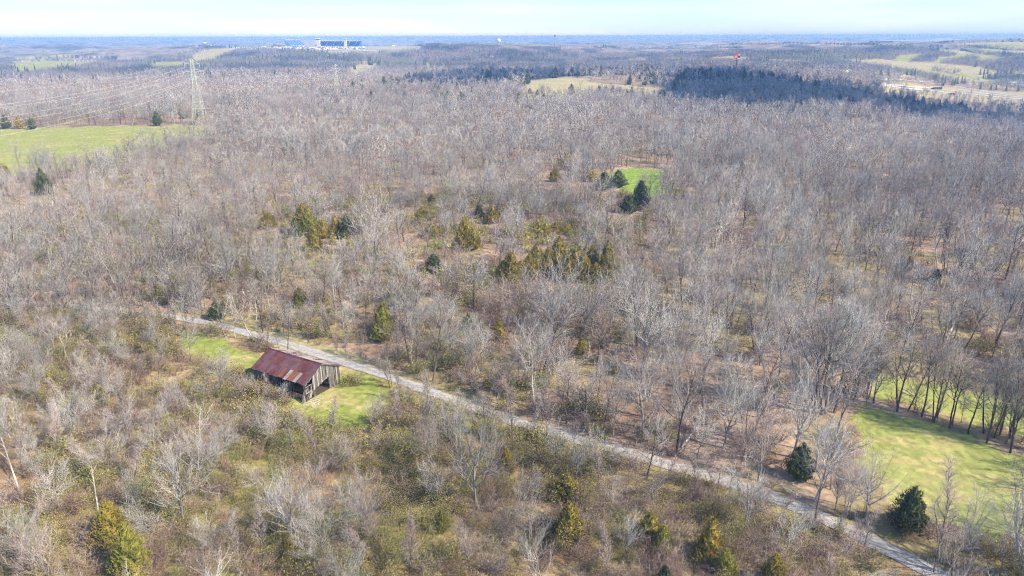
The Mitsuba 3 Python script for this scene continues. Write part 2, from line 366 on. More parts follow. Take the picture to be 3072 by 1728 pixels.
strip(pxline((1775, 143), (1800, 149), (1850, 160), (1900, 172), (1945, 182)), 14, 'asphalt', 'highway', 'pale far road cutting down through the woods', .6, 20.0)
strip(pxline((830, 152), (1000, 151), (1100, 153), (1150, 156)), 16, 'asphalt', 'speedway_track', 'light speedway track in front of the grandstands', 1.0, 20.0)

# ------------------------------------------------------------------ bare trees, cedars, shrubs: prototypes at four levels of detail
def poly(S, D, L, k, curve, wobble, rng):
    pts, d = [S], D
    for _ in range(k):
        d = unit(d + np.array([0, 0, curve]) + rng.normal(0, wobble, D.shape))
        pts.append(pts[-1] + d * (L / k)[:, None])
    return np.stack(pts, 1)

def spawn(P, r0, r1, m, t0, t1, a0, a1, up, rng):
    """m children on each of the polylines P: positions, directions, radius there, and how far along (0..1)."""
    n, k, _ = P.shape
    t = t0 + (t1 - t0) * (np.arange(m) + rng.random((n, m))) / m
    x = t * (k - 1); i = np.minimum(x.astype(int), k - 2); fr = (x - i)[..., None]
    rows = np.arange(n)[:, None]
    A, B = P[rows, i], P[rows, i + 1]
    pos, tan = A + (B - A) * fr, unit(B - A)
    a, b = frame(tan.reshape(-1, 3))
    az = (np.arange(m) * 2.4)[None] + rng.random((n, 1)) * 6.28 + rng.normal(0, .5, (n, m)); az = az.reshape(-1, 1)
    an = np.radians(rng.uniform(a0, a1, (n * m, 1)))
    d = tan.reshape(-1, 3) * np.cos(an) + (a * np.cos(az) + b * np.sin(az)) * np.sin(an)
    d = unit(d + np.array([0, 0, up]))
    rad = (r0[:, None] * (1 - t) + r1[:, None] * t).ravel()
    return pos.reshape(-1, 3), d, rad, t.ravel()

LOD = [dict(limbs=1.0, sub=1.0, tw=1.0, rt=.014, lt=1.0), dict(limbs=.85, sub=.7, tw=.6, rt=.028, lt=1.25), dict(limbs=.55, sub=.5, tw=.45, rt=.06, lt=1.6), dict(limbs=.4, sub=.38, tw=.36, rt=.13, lt=2.0)]
KIND = {  # height, trunk share, limbs, where they start, their angle, limb length, sub-branches, twigs, trunk radius
    'tall':    dict(H=18.5, top=.86, limbs=14, t0=.42, ang=(30, 66), ll=.34, sub=8, tw=6, r=.21, up=.13, wob=.06, tl=1.2),
    'round':   dict(H=13, top=.62, limbs=11, t0=.38, ang=(28, 68), ll=.46, sub=10, tw=7, r=.165, up=.14, wob=.10, tl=1.05),
    'slender': dict(H=10, top=.95, limbs=14, t0=.25, ang=(22, 50), ll=.24, sub=6, tw=6, r=.085, up=.2, wob=.07, tl=.9),
    'pale':    dict(H=17, top=.80, limbs=9, t0=.35, ang=(25, 60), ll=.40, sub=6, tw=4, r=.20, up=.16, wob=.13, tl=1.1),
    'big':     dict(H=19, top=.55, limbs=12, t0=.35, ang=(22, 62), ll=.52, sub=10, tw=9, r=.29, up=.13, wob=.09, tl=1.2)}

def grow(kind, lod, seed):
    rng = np.random.default_rng(seed)
    k, g = KIND[kind], LOD[lod]
    H, sides = k['H'], (6, 5, 4, 3)[lod]
    z0 = np.array([[0, 0, -.8]])
    tr = poly(z0, unit(np.array([[rng.normal(0, .05), rng.normal(0, .05), 1.0]])), np.array([H * k['top'] + .8]), (8, 6, 4, 2)[lod], .03, k['wob'], rng)
    R0, R1 = np.array([k['r']]), np.array([k['r'] * (.22 if k['top'] > .7 else .5)])
    trunk = [tubes(tr, R0, R1, sides)]
    nl = max(4, round(k['limbs'] * g['limbs']))
    S, D, rad, t = spawn(tr, R0, R1, nl, k['t0'], .99, *k['ang'], k['up'], rng)
    ll = H * k['ll'] * (1.12 - .62 * (t - k['t0']) / (1 - k['t0']) if k['top'] > .7 else np.ones_like(t)) * rng.uniform(.75, 1.2, len(t))
    lb = poly(S, D, ll, (4, 3, 2, 2)[lod], k['up'] * 1.1, k['wob'] * 1.6, rng)
    lr0, lr1 = np.minimum(rad * .54, k['r'] * .45), np.full(len(t), .022 if lod < 2 else .04)
    trunk.append(tubes(lb, lr0, lr1, max(3, sides - 1)))
    ns = max(3, round(k['sub'] * g['sub']))
    S, D, rad, t = spawn(lb, lr0, lr1, ns, .18, .99, 22, 62, .18, rng)
    sl = np.repeat(ll, ns) * (.62 - .34 * t) * rng.uniform(.7, 1.25, len(t))
    sb = poly(S, D, sl, (3, 2, 1, 1)[lod], .10, .14, rng)
    sr0, sr1 = np.maximum(rad * .7, g['rt'] * 2.0), np.full(len(t), g['rt'])
    crown = [tubes(sb, sr0, sr1, 3)]
    nw = max(2, round(k['tw'] * g['tw']))
    S, D, rad, t = spawn(sb, sr0, sr1, nw, .12, 1.0, 15, 60, .22, rng)
    L = k['tl'] * g['lt'] * rng.uniform(.55, 1.35, len(t)) * (1.1 - .4 * t)
    crown.append(spikes(S, D, L, g['rt'] * rng.uniform(.7, 1.2, len(t))))
    if lod == 0:   # finer twigs off the ends of the branches
        S2, D2, _, t2 = spawn(np.stack([S, S + D * L[:, None]], 1), sr0[:1].repeat(len(S)), sr0[:1].repeat(len(S)), 1, .3, .8, 20, 50, .2, rng)
        crown.append(spikes(S2, D2, L * .6, g['rt'] * .75))
    return join(trunk), join(crown)

def grow_shrub(kind, lod, seed):
    """Several stems from the ground that arch over into a thicket of twigs; 'leafy' ones carry small spring leaves."""
    rng = np.random.default_rng(seed)
    g = LOD[lod]; n = (11, 8, 5, 4)[lod]
    az = np.arange(n) * 2.4 + rng.random(n); tilt = rng.uniform(.12, .6, n)
    D = unit(np.stack([np.cos(az) * tilt, np.sin(az) * tilt, np.ones(n)], -1))
    S = np.stack([np.cos(az) * .22, np.sin(az) * .22, np.full(n, -.3)], -1)
    st = poly(S, D, rng.uniform(2.0, 3.6, n), (4, 3, 2, 2)[lod], -.05, .17, rng)
    r0, r1 = rng.uniform(.025, .05, n) * (1 + lod * .4), np.full(n, .012 * (1 + lod * .6))
    stems = [tubes(st, r0, r1, 4 if lod == 0 else 3)]
    m = (11, 8, 5, 3)[lod]
    S, D, rad, t = spawn(st, r0, r1, m, .2, 1, 25, 75, .05, rng)
    sb = poly(S, D, rng.uniform(.5, 1.3, len(t)) * (1.3 - .5 * t), 2 if lod < 2 else 1, -.03, .22, rng)
    s0, s1 = np.full(len(t), .016 * (1 + lod * .6)), np.full(len(t), .009 * (1 + lod * .6))
    stems.append(tubes(sb, s0, s1, 3))
    S, D, rad, t = spawn(sb, s0, s1, (5, 4, 3, 2)[lod], .2, 1, 20, 70, .0, rng)
    tw = spikes(S, D, rng.uniform(.3, .75, len(t)), .0095 * (1 + lod * .8))
    parts = [join(stems), tw]
    if kind == 'leafy':
        m = (1000, 420, 150, 60)[lod]; s = (.062, .098, .17, .3)[lod]
        c = S[rng.integers(0, len(S), m)] + rng.normal(0, .28, (m, 3)); c[:, 2] = np.maximum(c[:, 2], .1)
        a = unit(rng.normal(0, 1, (m, 3))); b = unit(np.cross(a, rng.normal(0, 1, (m, 3))))
        sz = s * rng.uniform(.6, 1.4, (m, 1))
        v = np.stack([c - a * sz, c + b * sz * .7, c + a * sz, c - b * sz * .7], 1).reshape(-1, 3)
        o = np.arange(m)[:, None] * 4
        parts.append((v, np.concatenate([o + [0, 1, 2], o + [0, 2, 3]])))
    return parts

def grow_tuft(seed, n=46):
    """Low bramble and dead grass: thin arching blades."""
    rng = np.random.default_rng(seed)
    c = rng.normal(0, .45, (n, 2)); az = rng.random(n) * 6.28; k = rng.uniform(.2, 1.3, n)
    D = unit(np.stack([np.cos(az) * k, np.sin(az) * k, np.ones(n)], -1))
    return spikes(np.concatenate([c, np.full((n, 1), -.1)], 1), D, rng.uniform(.35, 1.1, n), .017)

def grow_cedar(seed, lod):
    """Unit-height evergreen: an uneven cone of foliage sprays round a stem; width is set by the copy's scale."""
    rng = np.random.default_rng(seed)
    n = (2300, 900, 260)[lod]
    def env(t, az):
        e = np.clip((1 - t), 0, 1) ** .72 * (.32 + .68 * sst(.0, .22, t))
        lob = 1 + .38 * np.sin(az * 3 + t * 9 + seed) * np.sin(t * 13 + seed * 2 + az) + .22 * np.sin(az * 7 + t * 23 + seed)
        return .5 * e * lob
    t = 1 - np.sqrt(rng.random(n)) * .97; az = rng.random(n) * 6.283
    q = rng.uniform(.55, 1.0, n) ** .6
    e = env(t, az)
    S = np.stack([np.cos(az) * e * q, np.sin(az) * e * q, .03 + t * .93], -1)
    out = np.stack([np.cos(az), np.sin(az), np.zeros(n)], -1)
    D = unit(out * rng.uniform(.3, 1, (n, 1)) + np.array([0, 0, .75]) + rng.normal(0, .35, (n, 3)))
    s = (.030, .045, .075)[lod]
    tufts = spikes(S - D * s * .8, D, s * rng.uniform(1.4, 3.0, n), s * rng.uniform(.28, .5, n))
    k, m = 12, 12
    tt, aa = np.meshgrid(np.linspace(.02, .98, k), np.arange(m) * 2 * np.pi / m, indexing='ij')
    e = env(tt, aa) * .66
    cv = np.stack([np.cos(aa) * e, np.sin(aa) * e, .03 + tt * .9], -1).reshape(-1, 3)
    i, j = np.meshgrid(np.arange(k - 1), np.arange(m), indexing='ij')
    cq = np.stack([i * m + j, i * m + (j + 1) % m, (i + 1) * m + (j + 1) % m, (i + 1) * m + j], -1).reshape(-1, 4)
    cq = np.vstack([cq[:, [0, 1, 2]], cq[:, [0, 2, 3]]])
    trunk = tubes(np.array([[[0, 0, -.05], [0, 0, .3]]]), np.array([.02]), np.array([.014]), 5)
    return trunk, join([tufts, (cv, cq)])

groups = {}
def proto(name, **entries):
    scene[name] = {'type': 'shapegroup', **entries}
    groups[name] = True
    return name
VAR = {'tall': 4, 'round': 4, 'slender': 3, 'pale': 3, 'big': 3}
for kind, nv in VAR.items():
    for lod in range(4):
        for v in range(nv):
            a, b = grow(kind, lod, 100 * lod + 10 * v + len(kind))
            tb = {'pale': 'pale_bark', 'round': 'bark_light', 'big': 'bark_light'}.get(kind, 'bark')
            cb = {'pale': 'pale_bark', 'slender': 'twig_pink', 'tall': ('twig_brown', 'twig_grey', 'twig_pink', 'twig_grey')[v % 4]}.get(kind, ('twig_grey', 'twig_pink')[v % 4 == 3])
            proto(f'proto_{kind}_{lod}_{v}', trunk=mikit.ply(a, tb, True), crown=mikit.ply(b, cb))
for kind in ('twiggy', 'leafy', 'purple'):
    for lod in range(3):
        for v in range(3):
            p = grow_shrub(kind, lod, 31 * v + 7 * lod + len(kind))
            e = dict(stems=mikit.ply(p[0], 'bramble'), crown=mikit.ply(p[1], {'twiggy': 'twig_pink', 'leafy': 'bramble', 'purple': 'bramble'}[kind]))
            if len(p) > 2: e['leaves'] = mikit.ply(p[2], 'leaf_green')
            proto(f'proto_{kind}_{lod}_{v}', **e)
for v in range(3):
    proto(f'proto_tuft_{v}', blades=mikit.ply(grow_tuft(v), 'straw'))
    proto(f'proto_greentuft_{v}', blades=mikit.ply(grow_tuft(v + 9), 'leaf_green'))
    for m in ('cedar_dark', 'cedar_olive', 'cedar_yellow'):
        for lod in range(3):
            a, b = grow_cedar(v * 5 + lod, lod)
            proto(f'proto_{m}_{lod}_{v}', trunk=mikit.ply(a, 'bark'), crown=mikit.ply(b, m))

def place(k, group, x, y, z, sx, sz, rot, tx=0.0, ty=0.0):
    m = T().translate([float(x), float(y), float(z)]).rotate([1, 0, 0], float(tx)).rotate([0, 1, 0], float(ty)).rotate([0, 0, 1], float(rot)).scale([float(sx), float(sx), float(sz)])
    scene[k] = {'type': 'instance', 'to_world': m, 'group': {'type': 'ref', 'id': group}}

# ------------------------------------------------------------------ cedars, one by one: left-to-right place, top row, foot row and width in the frame
CEDARS = [  # px, top, foot, width, tone (d dark, o olive, y yellow)
    (1151, 898, 1022, 72, 'y'), (1497, 954, 1022, 46, 'o'), (1404, 934, 985, 30, 'd'), (1745, 1009, 1060, 48, 'o'), (1819, 735, 835, 46, 'o'), (1775, 747, 828, 40, 'o'),
    (1724, 755, 838, 52, 'o'), (1676, 723, 818, 62, 'o'), (1608, 743, 825, 54, 'o'), (1533, 767, 850, 58, 'o'), (1562, 790, 842, 46, 'o'), (1785, 795, 848, 50, 'o'),
    (1612, 663, 712, 38, 'o'), (1700, 770, 845, 50, 'o'), (1645, 752, 826, 48, 'o'), (1750, 770, 842, 48, 'o'), (1510, 790, 850, 44, 'o'), (1590, 770, 838, 44, 'o'), (930, 640, 705, 44, 'y'), (1010, 655, 712, 36, 'o'), (968, 665, 715, 34, 'o'), (1420, 690, 748, 40, 'o'), (1638, 672, 710, 32, 'o'), (1668, 668, 702, 32, 'o'), (1702, 676, 704, 32, 'o'), (1477, 624, 670, 42, 'o'), (1437, 620, 655, 28, 'd'), (1398, 659, 745, 46, 'o'),
    (1298, 671, 714, 38, 'o'), (1127, 571, 604, 30, 'o'), (1294, 588, 612, 22, 'd'), (1266, 628, 670, 40, 'o'), (1934, 755, 784, 24, 'd'), (1044, 650, 715, 42, 'd'),
    (1302, 767, 815, 44, 'd'), (914, 620, 700, 56, 'o'), (946, 690, 752, 44, 'o'), (890, 660, 720, 36, 'd'), (807, 642, 684, 38, 'o'), (902, 858, 920, 52, 'y'),
    (652, 898, 958, 46, 'd'), (1811, 521, 570, 46, 'd'), (1853, 515, 562, 40, 'd'), (1773, 511, 545, 32, 'o'), (1920, 533, 622, 58, 'd'), (1885, 590, 640, 40, 'd'),
    (1700, 465, 512, 34, 'o'), (1664, 505, 545, 30, 'o'), (1325, 276, 312, 26, 'o'), (1352, 280, 314, 26, 'o'), (1385, 272, 310, 26, 'd'), (1402, 280, 312, 22, 'd'),
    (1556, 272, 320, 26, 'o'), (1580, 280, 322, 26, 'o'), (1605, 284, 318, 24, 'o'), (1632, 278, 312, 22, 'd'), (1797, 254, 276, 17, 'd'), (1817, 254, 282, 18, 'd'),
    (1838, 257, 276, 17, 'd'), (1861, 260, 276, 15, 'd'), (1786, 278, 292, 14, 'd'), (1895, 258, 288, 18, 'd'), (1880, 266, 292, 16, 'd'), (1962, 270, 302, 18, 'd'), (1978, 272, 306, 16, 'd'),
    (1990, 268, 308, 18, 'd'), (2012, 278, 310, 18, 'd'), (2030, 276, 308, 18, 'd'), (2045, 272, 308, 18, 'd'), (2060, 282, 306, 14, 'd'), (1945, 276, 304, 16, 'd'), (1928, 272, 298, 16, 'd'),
    (1590, 262, 282, 14, 'd'), (1612, 266, 286, 14, 'd'), (1714, 248, 284, 20, 'd'), (473, 330, 377, 28, 'd'), (556, 322, 355, 22, 'o'), (370, 318, 350, 20, 'o'), (540, 312, 344, 16, 'o'), (588, 346, 374, 22, 'o'),
    (596, 322, 352, 16, 'd'), (20, 340, 386, 24, 'd'), (60, 344, 386, 26, 'o'), (98, 348, 388, 24, 'd'), (135, 513, 585, 28, 'd'), (12, 494, 530, 26, 'o'), (254, 618, 662, 24, 'o'),
    (345, 1490, 1640, 100, 'o'), (402, 1560, 1730, 92, 'y'), (430, 1690, 1840, 84, 'o'), (875, 1600, 1690, 70, 'o'), (1700, 1418, 1500, 96, 'o'), (1708, 1495, 1630, 108, 'o'), (1326, 1524, 1598, 42, 'y'), (1272, 1545, 1592, 28, 'o'),
    (1243, 1355, 1402, 40, 'o'), (1521, 1339, 1422, 56, 'o'), (1945, 1525, 1640, 80, 'o'), (1985, 1570, 1665, 80, 'y'), (1990, 1690, 1790, 70, 'd'), (2125, 1545, 1680, 98, 'o'), (2170, 1640, 1740, 84, 'y'), (2318, 1650, 1760, 80, 'o'),
    (2394, 1322, 1436, 86, 'd'), (2720, 1450, 1592, 108, 'd'), (2724, 759, 812, 26, 'o'), (2342, 750, 786, 26, 'd'), (2807, 805, 842, 28, 'd'), (2493, 411, 434, 26, 'd'), (1845, 1085, 1120, 28, 'o'), (2140, 1505, 1550, 40, 'o')]
tone_word = {'d': 'dark green', 'o': 'bronze olive', 'y': 'yellow-green'}
ONES = 'zero one two three four five six seven eight nine ten eleven twelve thirteen fourteen fifteen sixteen seventeen eighteen nineteen'.split()
TENS = 'zero ten twenty thirty forty fifty sixty seventy eighty ninety'.split()
def spell(n):
    n = min(max(int(round(n)), 0), 99)
    return ONES[n] if n < 20 else TENS[n // 10] + ('-' + ONES[n % 10] if n % 10 else '')
def where(px, py):
    return f'{spell(px / 30.72)} percent across, {spell(py / 17.28)} percent down'
def beside(x, y):
    """What stands or lies next to the spot."""
    q = shapely.Point(x, y)
    for what, g, d in (('by the old barn', barn_plot, 9), ('beside the gravel road', road_line, 8), ('beside the near pasture', field_right, 8), ('by the small clearing', field_small, 12), ('by the pylon field', field_left, 14), ('at the barn clearing', clearing, 6)):
        if g.distance(q) < d: return what
    return 'in the brush' if brush_zone.contains(q) else 'in the tall woods' if tall_zone.contains(q) else 'in the grey woods'
cedar_spots = []
rng = np.random.default_rng(11)
for n, (px, top, foot, wd, tone) in enumerate(CEDARS):
    b = hit(px, foot); h = rise(b, top); dist = np.linalg.norm(b - EYE)
    w = wd / FPX * dist * (1.5 if 500 < foot < 900 and px < 1900 else 1.0 if foot > 1300 else 1.12)
    if 500 < foot < 900 and px < 1900: h *= 1.22
    lod = 0 if dist < 260 else 1 if dist < 600 else 2
    m = {'d': 'cedar_dark', 'o': 'cedar_olive', 'y': 'cedar_yellow'}[tone]
    k = key('cedar_tree')
    place(k, f'proto_{m}_{lod}_{n % 3}', *b, w, h, rng.random() * 360)
    cedar_spots.append((b[0], b[1], w / 2))
    size = 'broad' if w > .62 * h else 'narrow' if w < .42 * h else 'rounded'
    tag(k, f'{size} {tone_word[tone]} cedar {beside(b[0], b[1])}, {where(px, (top + foot) / 2)}', 'cedar tree', 'evergreen cedars scattered through the bare woods')
cedar_spots = np.array(cedar_spots)

# ------------------------------------------------------------------ woods: where each bare tree and shrub stands
rng = np.random.default_rng(2)
far_clear = open_land.buffer(2.0); prepare(far_clear)
road_gap, road_brush = road_line.buffer(2.3), road_line.buffer(6.5)
barn_gap = barn_plot.buffer(1.5)
for g_ in (road_gap, road_brush, barn_gap, tall_zone, brush_zone): prepare(g_)

def scatter(cell, r0, r1, margin=260):
    X = np.arange(-r1, r1, cell); Y = np.arange(50, r1, cell)
    x, y = (g.ravel() for g in np.meshgrid(X, Y))
    r = np.hypot(x, y); k = (r >= r0) & (r < r1) & (np.abs(x) < .80 * y + 70)
    x, y = x[k], y[k]
    x, y = x + rng.uniform(-.5, .5, len(x)) * cell, y + rng.uniform(-.5, .5, len(x)) * cell
    z = height(x, y)
    px, py, w = view(np.stack([x, y, z + 8], -1))
    k = (px > -margin) & (px < 3072 + margin * 1.5) & (py < 1728 + 420)
    return x[k], y[k], z[k]

trees, shrubs = [], []
for cell, r0, r1 in ((4.9, 60, 520), (6.6, 520, 1000), (9.5, 1000, 1700)):
    x, y, z = scatter(cell, r0, r1)
    ok = ~contains_xy(far_clear, x, y) & ~contains_xy(road_gap, x, y) & ~contains_xy(barn_gap, x, y)
    for cx, cy, cw in cedar_spots:       # cedars took the gaps in the woods: few taller trees stand close before them
        rc = math.hypot(cx, cy); e = np.array([-cx, -cy]) / rc
        al, la = (x - cx) * e[0] + (y - cy) * e[1], np.abs((x - cx) * e[1] - (y - cy) * e[0])
        ok &= ~((al > -cw - .5) & (al < min(.12 * rc, 34)) & (la < cw + 1.2))
    br, tl = contains_xy(brush_zone, x, y), contains_xy(tall_zone, x + rng.normal(0, 6, len(x)), y + rng.normal(0, 6, len(x)))
    nr = contains_xy(road_brush, x, y)
    dens = fb(x, y, 45, 3, 21); tall_ = .74 + .52 * fb(x, y, 60, 3, 27)
    u = rng.random(len(x))
    for i in np.nonzero(ok)[0]:
        b = u[i]
        if br[i]:
            if b > (.40 + .28 * (dens[i] > .5)) * (.8 if nr[i] else 1): continue
            kind = rng.choice(['round', 'slender', 'pale', 'big'], p=[.56, .33, .06, .05]); s = rng.uniform(.45, .86) * (.85 if kind in ('big', 'pale') else 1) if kind != 'slender' else rng.uniform(.55, 1.05)
            if nr[i]: kind, s = rng.choice(['slender', 'slender', 'round']), rng.uniform(.35, .6)
        elif tl[i]:
            if b > (.70 if y[i] > 260 else .56) + .6 * (dens[i] - .5): continue
            kind = rng.choice(['tall', 'round', 'slender', 'pale', 'big'], p=[.42, .28, .12, .035, .145]); s = rng.uniform(.58, 1.14) * (1.12 if kind == 'round' else 1)
        else:
            if b > .78 + .5 * (dens[i] - .5): continue
            kind = rng.choice(['tall', 'round', 'slender', 'pale', 'big'], p=[.12, .38, .40, .04, .06]); s = rng.uniform(.5, 1.08)
        trees.append((kind, x[i], y[i], z[i], s * tall_[i], br[i]))
x, y, z = scatter(2.6, 58, 330)
ok = ~contains_xy(open_land.buffer(.6), x, y) & ~contains_xy(road_gap, x, y) & ~contains_xy(barn_gap, x, y)
br, tl, nr = contains_xy(brush_zone, x, y), contains_xy(tall_zone, x, y), contains_xy(road_brush, x, y)
dens = fb(x, y, 22, 3, 33); u = rng.random(len(x))
for i in np.nonzero(ok)[0]:
    lim = (.95 if br[i] else .22 if tl[i] else .50) * (.6 + .8 * (dens[i] > .46)) * (.6 if nr[i] else 1)
    if u[i] > lim: continue
    gz = fb(x[i:i+1], y[i:i+1], 14, 2, 40)[0]
    kind = 'leafy' if rng.random() < (.14 + .55 * (gz > .50)) * (1 if br[i] else .8 if not tl[i] else .3) else rng.choice(['twiggy', 'purple'])
    shrubs.append((kind, x[i], y[i], z[i], rng.uniform(.6, 1.45) * (.8 if nr[i] else 1.0), br[i]))

# hand-placed trees that stand out
for kind, px, foot, top in (('big', 560, 1590, 1300), ('big', 1440, 1530, 1210), ('big', 1095, 1640, 1460), ('big', 880, 1650, 1380), ('big', 1650, 1015, 790), ('big', 1920, 960, 800), ('big', 2545, 930, 780),
        ('tall', 2415, 1235, 880), ('tall', 2440, 1240, 900), ('tall', 2470, 1245, 930), ('tall', 2500, 1240, 900), ('big', 2480, 1242, 930), ('tall', 2455, 1225, 890), ('tall', 2765, 1250, 1010), ('tall', 2850, 1285, 1050), ('tall', 2620, 1210, 1010), ('tall', 2690, 1235, 1000), ('tall', 2960, 1330, 1080), ('tall', 3030, 1360, 1090),
        ('tall', 2560, 1200, 960), ('tall', 2800, 1262, 1060), ('tall', 2905, 1300, 1080), ('big', 2600, 1575, 1350), ('tall', 2440, 1590, 1300), ('tall', 3040, 1660, 1390), ('slender', 2800, 1720, 1430), ('round', 315, 945, 830), ('round', 560, 1015, 860), ('pale', 680, 1010, 870), ('pale', 765, 1020, 860), ('pale', 705, 1012, 900), ('round', 155, 935, 780), ('round', 90, 940, 830),
        ('pale', 125, 750, 640), ('pale', 585, 800, 690), ('pale', 2800, 1000, 880), ('pale', 2850, 1010, 870), ('pale', 2095, 600, 480), ('pale', 2150, 600, 480), ('pale', 1690, 462, 385), ('big', 860, 960, 870), ('round', 2260, 1320, 1150), ('tall', 2230, 1270, 1050), ('tall', 2110, 1230, 1040), ('pale', 2440, 1500, 1240)):
    b = hit(px, foot)
    trees.append((kind, b[0], b[1], b[2], rise(b, top) / KIND[kind]['H'], bool(contains_xy(brush_zone, b[0], b[1]))))

rr_ = np.random.default_rng(77)
for n in range(34):                         # the row between the pasture and the strip behind it
    t = rr_.random(); b = hit(2545 + 560 * t, 1178 + 165 * t + rr_.uniform(-14, 14))
    kind = rr_.choice(['tall', 'tall', 'round', 'slender']); trees.append((kind, b[0], b[1], b[2], rr_.uniform(.6, .95), False))
for d_ in np.arange(0, road_line.length, 1.5):   # saplings and scrub along both edges of the lane
    for sd in (-1, 1):
        left = d_ > road_line.project(shapely.Point(hit(600, 968)[:2]))
        if rr_.random() > (.5 if not left else .95): continue
        a_, c_ = np.array(road_line.interpolate(d_).coords[0]), np.array(road_line.interpolate(d_ + 1).coords[0]); t_ = unit(c_ - a_) if d_ + 1 < road_line.length else unit(a_ - _rp[-2])
        q = a_ + np.array([-t_[1], t_[0]]) * sd * rr_.uniform(1.9, 5.5) * (1.5 if left and rr_.random() < .5 else 1) + rr_.normal(0, .3, 2)
        if any(-cw - .5 < (q[0] - cx) * -cx / math.hypot(cx, cy) + (q[1] - cy) * -cy / math.hypot(cx, cy) < 14 and abs((q[0] - cx) * -cy + (q[1] - cy) * cx) / math.hypot(cx, cy) < cw + 1.2 for cx, cy, cw in cedar_spots): continue
        if barn_gap.contains(shapely.Point(q)) or clearing.contains(shapely.Point(q)): continue
        if rr_.random() < .3: shrubs.append((rr_.choice(['twiggy', 'purple', 'leafy']), q[0], q[1], float(height(*q)), rr_.uniform(.35, .7), True))
        else: trees.append((rr_.choice(['slender', 'slender', 'slender', 'tall']), q[0], q[1], float(height(*q)), rr_.uniform(.32, .78) * (1.1 if left else 1), True))
for n in range(26):                         # trees that screen the lane where it runs on to the left
    b = hit(rr_.uniform(-40, 500), rr_.uniform(935, 990)); kind = rr_.choice(['round', 'round', 'slender', 'big'])
    if road_gap.contains(shapely.Point(b[:2])): continue
    trees.append((kind, b[0], b[1], b[2], rr_.uniform(.45, .8), True))
for s_ in np.arange(-8, 5.2, 1.05):          # brush grown up against the barn's long side
    q = BC + ax_a * (s_ + rr_.normal(0, .3)) + ax_b * (-6.5 - rr_.uniform(0, 2.0))
    shrubs.append((rr_.choice(['twiggy', 'purple', 'purple', 'leafy']), q[0], q[1], float(height(*q)), rr_.uniform(.75, 1.15), True))
for s_, t_, k_, z_ in ((-3.5, -9.5, 'round', .45), (1.5, -9.0, 'slender', .62), (4.2, -8.8, 'round', .40), (-7, -10, 'slender', .55)):
    q = BC + ax_a * s_ + ax_b * t_; trees.append((k_, q[0], q[1], float(height(*q)), z_, True))
for s_, t_ in ((9.6, 4.6), (10.4, 5.6), (9.2, 6.0), (11.5, 6.4)):
    q = BC + ax_a * s_ + ax_b * t_; shrubs.append(('leafy', q[0], q[1], float(height(*q)), .85, True))

def prominence(lst, H):
    p = np.array([(a[1], a[2], a[3] + H(a) * .55) for a in lst])
    px, py, w = view(p)
    inside = (px > 20) & (px < 3052) & (py > 130) & (py < 1716)
    return px, py, w, np.where(inside, np.array([H(a) for a in lst]) / np.maximum(w, 1), -1)
look = {'tall': 'tall bare tree', 'round': 'round-crowned bare tree', 'slender': 'slender bare sapling', 'pale': 'whitish-limbed bare tree', 'big': 'large bare tree'}
px, py, w, prom = prominence(trees, lambda a: KIND[a[0]]['H'] * a[4])
rank = np.argsort(-prom); single = set(rank[:300].tolist())
nw = 0
for i, (kind, x, y, z, s, br) in enumerate(trees):
    d = w[i]
    lod = 0 if d < 180 else 1 if d < 390 else 2 if d < 880 else 3
    g = f'proto_{kind}_{lod}_{rng.integers(VAR[kind])}'
    if i in single:
        k = key('bare_tree')
        zone = 'in the brush below the road' if br else 'in the tall woods' if contains_xy(tall_zone, x, y) else 'in the woods above the road'
        tag(k, f'{look[kind]} {beside(x, y)}, {where(px[i], py[i])}', 'bare tree', 'leafless trees ' + zone)
    else:
        nw += 1; k = f'woodland__{nw:05d}'
    place(k, g, x, y, z, s * rng.uniform(.88, 1.15), s, rng.random() * 360, rng.normal(0, 2.0), rng.normal(0, 2.0))
tag('woodland', 'grey-brown leafless woods filling the land behind the nearest trees', 'woods', kind='stuff')
look = {'twiggy': 'pinkish twiggy shrub', 'leafy': 'green-leafed shrub', 'purple': 'brown bramble'}
px, py, w, prom = prominence(shrubs, lambda a: 3 * a[4])
rank = np.argsort(-prom); single = set(rank[:260].tolist())
nw = 0
for i, (kind, x, y, z, s, br) in enumerate(shrubs):
    d = w[i]; lod = 0 if d < 125 else 1 if d < 210 else 2
    g = f'proto_{kind}_{lod}_{rng.integers(3)}'
    if i in single:
        k = key('shrub'); tag(k, f'{look[kind]} {beside(x, y)}, {where(px[i], py[i])}', 'shrub', 'shrubs in the brush below the road')
    else:
        nw += 1; k = f'undergrowth__{nw:05d}'
    place(k, g, x, y, z, s * rng.uniform(.9, 1.3), s, rng.random() * 360)
x, y, z = scatter(1.7, 58, 250)
ok = ~contains_xy(road_gap, x, y) & ~contains_xy(barn_gap, x, y) & (contains_xy(brush_zone, x, y) | ((rng.random(len(x)) < .5) & ~contains_xy(tall_zone, x, y)) | (rng.random(len(x)) < .15)) & (~contains_xy(open_land.buffer(-1.5), x, y) | (rng.random(len(x)) < .05))
for i in np.nonzero(ok)[0]:
    if rng.random() > .62: continue
    nw += 1
    green = fb(x[i:i+1], y[i:i+1], 14, 2, 40)[0] > .52
    place(f'undergrowth__{nw:05d}', f'proto_{"greentuft" if green and rng.random() < .7 else "tuft"}_{rng.integers(3)}', x[i], y[i], z[i], rng.uniform(.7, 1.5), rng.uniform(.5, 1.1), rng.random() * 360)
tag('undergrowth', 'brambles, dead grass and low shrubs between the trees', 'undergrowth', kind='stuff')

